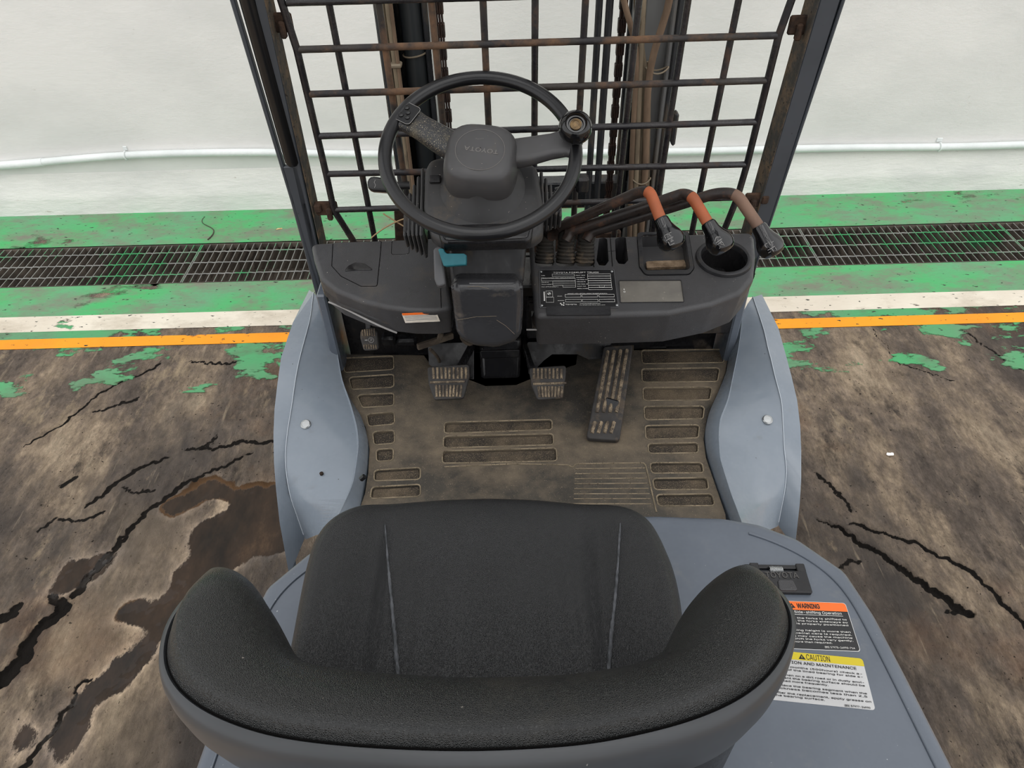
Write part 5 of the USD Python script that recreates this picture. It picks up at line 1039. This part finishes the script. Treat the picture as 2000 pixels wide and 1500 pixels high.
# hard shell around the outside of the pad
def outn(i):
    d = I[i][:2] - S[i][:2]; T = S[min(i + 1, NS - 1)][:2] - S[max(i - 1, 0)][:2]; T /= np.linalg.norm(T); n_ = np.array([-T[1], T[0]])
    return -n_ if n_ @ d > 0 else n_
ON = np.array([outn(i) for i in range(NS)]); ON = ndimage.gaussian_filter1d(ON, 3, axis=0, mode='nearest'); ON /= np.linalg.norm(ON, axis=1)[:, None]
shell = []
taper = np.clip(np.minimum(tt, 1 - tt) / .24, 0, 1) ** .7
for i in range(NS):
    s3 = S[i]; n_ = ON[i]; k_ = .12 + .88 * taper[i]; r_ = []
    for o_, dz in ((.0012, -.030), (.0012, -.004), (.003, -.0005), (.0065, -.001), (.0100 * k_ + .001, -.005), (.0135 * k_, -.013), (.0150 * k_, -.026), (.0145 * k_, -.05), (.010 * k_ - .002 * (1 - k_), -.085), (-.004, -.14), (-.022, -.22), (-.03, -.31)):
        r_.append((*(s3[:2] + n_ * o_), s3[2] + dz))
    shell.append(r_)
sm_ = loft(shell)
if sm_.face_normals[np.argmax(sm_.triangles_center[:, 2])][2] < 0: sm_.invert()
part(SB, 'backrest_shell', sm_, M_shell, 60, 'dark grey plastic shell around the backrest')
part(SB, 'shell_seam', tube(np.c_[S[:, :2] + ON * .0004, S[:, 2] - .0035], .0016, 6), M_void, 60, 'dark seam between pad and shell')

# ================================================================== the rubber mat on the floor of the cab
MZ = .704
MPl = Plane((0, 0, MZ), (1, 0, 0), (0, 1, 0))
mo = MPl.uvs([(657, 692), (661, 727), (688, 792), (714, 834), (722, 877), (719, 925), (713, 964), (700, 1000)]).tolist() + [(-.34, .70), (.34, .70)] + MPl.uvs([(1417, 1005), (1398, 950), (1379, 895), (1374, 858), (1380, 820), (1399, 775), (1417, 727), (1424, 682)]).tolist() + MPl.uvs([(1238, 684), (1238, 664), (1130, 672), (1125, 712), (1032, 742), (1008, 752), (948, 754), (925, 745), (845, 718), (828, 694)]).tolist()
mpoly = rpoly(mo, .003)
K6 = lambda p: crop(p, 520, 640, .3); K7 = lambda p: crop(p, 1000, 640, .3)
pads = [K6(p) for p in ([(497, 200), (825, 185), (828, 270), (515, 290)], [(540, 325), (828, 305), (828, 385), (560, 400)], [(592, 440), (828, 428), (828, 505), (630, 518)], [(655, 565), (830, 550), (832, 625), (670, 640)], [(695, 680), (830, 670), (832, 750), (705, 760)], [(718, 795), (825, 788), (822, 862), (722, 868)],
        [(706, 930), (1000, 912), (1000, 985), (705, 995)], [(690, 1040), (1000, 1022), (1000, 1095), (680, 1110)], [(1163, 618), (1858, 600), (1858, 662), (1163, 685)], [(1157, 710), (1865, 692), (1868, 760), (1157, 780)], [(1150, 805), (1885, 785), (1890, 865), (1150, 880)])]
pads += [K7(p) for p in ([(845, 148), (1385, 142), (1375, 225), (850, 232)], [(847, 270), (1350, 262), (1335, 348), (850, 352)], [(855, 392), (1300, 388), (1285, 468), (858, 472)], [(862, 515), (1250, 512), (1240, 590), (868, 598)], [(870, 640), (1218, 634), (1208, 715), (875, 725)], [(888, 758), (1210, 750), (1208, 812), (893, 816)],
         [(902, 882), (1235, 880), (1245, 942), (910, 945)], [(918, 985), (1268, 978), (1278, 1050), (930, 1052)], [(942, 1090), (1300, 1084), (1318, 1155), (955, 1158)])]
pp_ = [rpoly(MPl.uvs(p), .007, 5) for p in pads]
top = mpoly
for q in pp_: top = top.difference(q)
FM = thing('floor_mat', (0, 1.1, .695), 'black rubber floor mat with recessed tread pads under brown dust in the cab', 'floor mat')
grid = extr(top, .006, MZ - .006)
part(FM, 'mat_sheet', cat(grid, extr(mpoly.buffer(-.001), .003, MZ - .010)), M_mat, 30)
for q in pp_:
    t_ = part(FM, 'tread_pad', pillow(q.buffer(-.001), MZ - .009, MZ - .0045, .002, 3, .006), M_matpad, 40)
    r_ = np.array(q.buffer(.0012).exterior.coords)[:-1]
    part(t_, 'pad_rim', tube(np.c_[r_, np.full(len(r_), MZ - .0005)], .0019, 6, closed=True), M_matrim, 60)
ra = [(1124, 906), (1258, 904), (1272, 984), (1120, 984)]
for k in range(9):
    f_ = k / 8; a_ = np.array(ra[0]) * (1 - f_) + np.array(ra[3]) * f_; b_ = np.array(ra[1]) * (1 - f_) + np.array(ra[2]) * f_
    part(FM, 'mat_rib', tube([(*MPl.uv(*a_), MZ), (*MPl.uv(*b_), MZ)], .0014, 6), M_matrim, 60)
b_ = [tuple(MPl.uv(*p)) for p in ((868, 912), (1000, 906), (1110, 908), (1118, 914), (1124, 906), (1258, 904), (1262, 912), (1282, 1000))]
part(FM, 'mat_ridge', tube(np.c_[fillet(np.array(b_), .008, 4), np.full(len(fillet(np.array(b_), .008, 4)), MZ)], .0018, 6), M_matrim, 60)

# ================================================================== small loose things
def scrap(px, py, pts, h, m, name, lab, cat_, z=0.004):
    c = at(px, py, z=z); poly = Polygon(pts).buffer(0)
    mm = extr(poly, h); mm = mm.subdivide().subdivide(); v = mm.vertices.copy(); v[:, 2] += (fbm(np.c_[v[:, :2] * 60, np.zeros(len(v))], 3, 4) - .3) * .006; mm.vertices = v
    single(name, shift(mm, c[0], c[1], z), m, lab, cat_)
scrap(1738, 887, [(-.014, -.002), (-.008, .006), (.004, .004), (.008, .007), (.014, .003), (.011, -.006), (0, -.008), (-.01, -.007)], .002, M_paper, 'paper_scrap', 'small white scrap of paper on the concrete right of the forklift', 'litter')
scrap(545, 447, [(-.016, -.008), (-.006, .006), (.012, .009), (.018, .002), (.008, -.006), (-.008, -.010)], .0012, M_leaf, 'dry_leaf', 'dry yellow leaf on the green paint between wall and grating', 'leaf', .002)
tw_ = np.array([at(*p, z=.004) for p in [(400, 423), (403, 440), (417, 449), (416, 457), (406, 468)]]); single('twig', tube(smoothpath(tw_, 24), np.linspace(.0012, .0035, 24), 6), M_gutter, 'thin dark curved twig lying on the green paint by the drain', 'twig')
def on_tray():
    p = Polygon([(u0 + .002, v0), (u1, v0 + .001), (u1 - .002, v1), (u0 + .003, v1 - .001)])
    mm = extr(rpoly(p, .003), .005, -.031); mm = mm.subdivide().subdivide(); v = mm.vertices.copy(); v[:, 2] += (v[:, 2] > -.029) * (fbm(np.c_[v[:, :2] * 120, np.zeros(len(v))], 3, 8) - .3) * .006; mm.vertices = v
    return moved(mm, DZ.M)
single('paper_wad', on_tray(), M_dustpaper, 'crumpled beige paper strip lying in the dashboard tray', 'paper')
for pts, lab in (([(600 + 125, 465, 1.395), (650 + 110, 440, 1.40), (800, 424, 1.405)], 'dry straw stalk behind the dashboard rising to the right'), ([(748, 417, 1.41), (772, 432, 1.405), (800, 449, 1.40), (821, 464, 1.395)], 'dry straw stalk behind the dashboard falling to the right')):
    single('straw', tube(smoothpath([at(a_, b_, y=c_) for a_, b_, c_ in pts], 16), .0016, 6), M_straw, lab, 'straw')
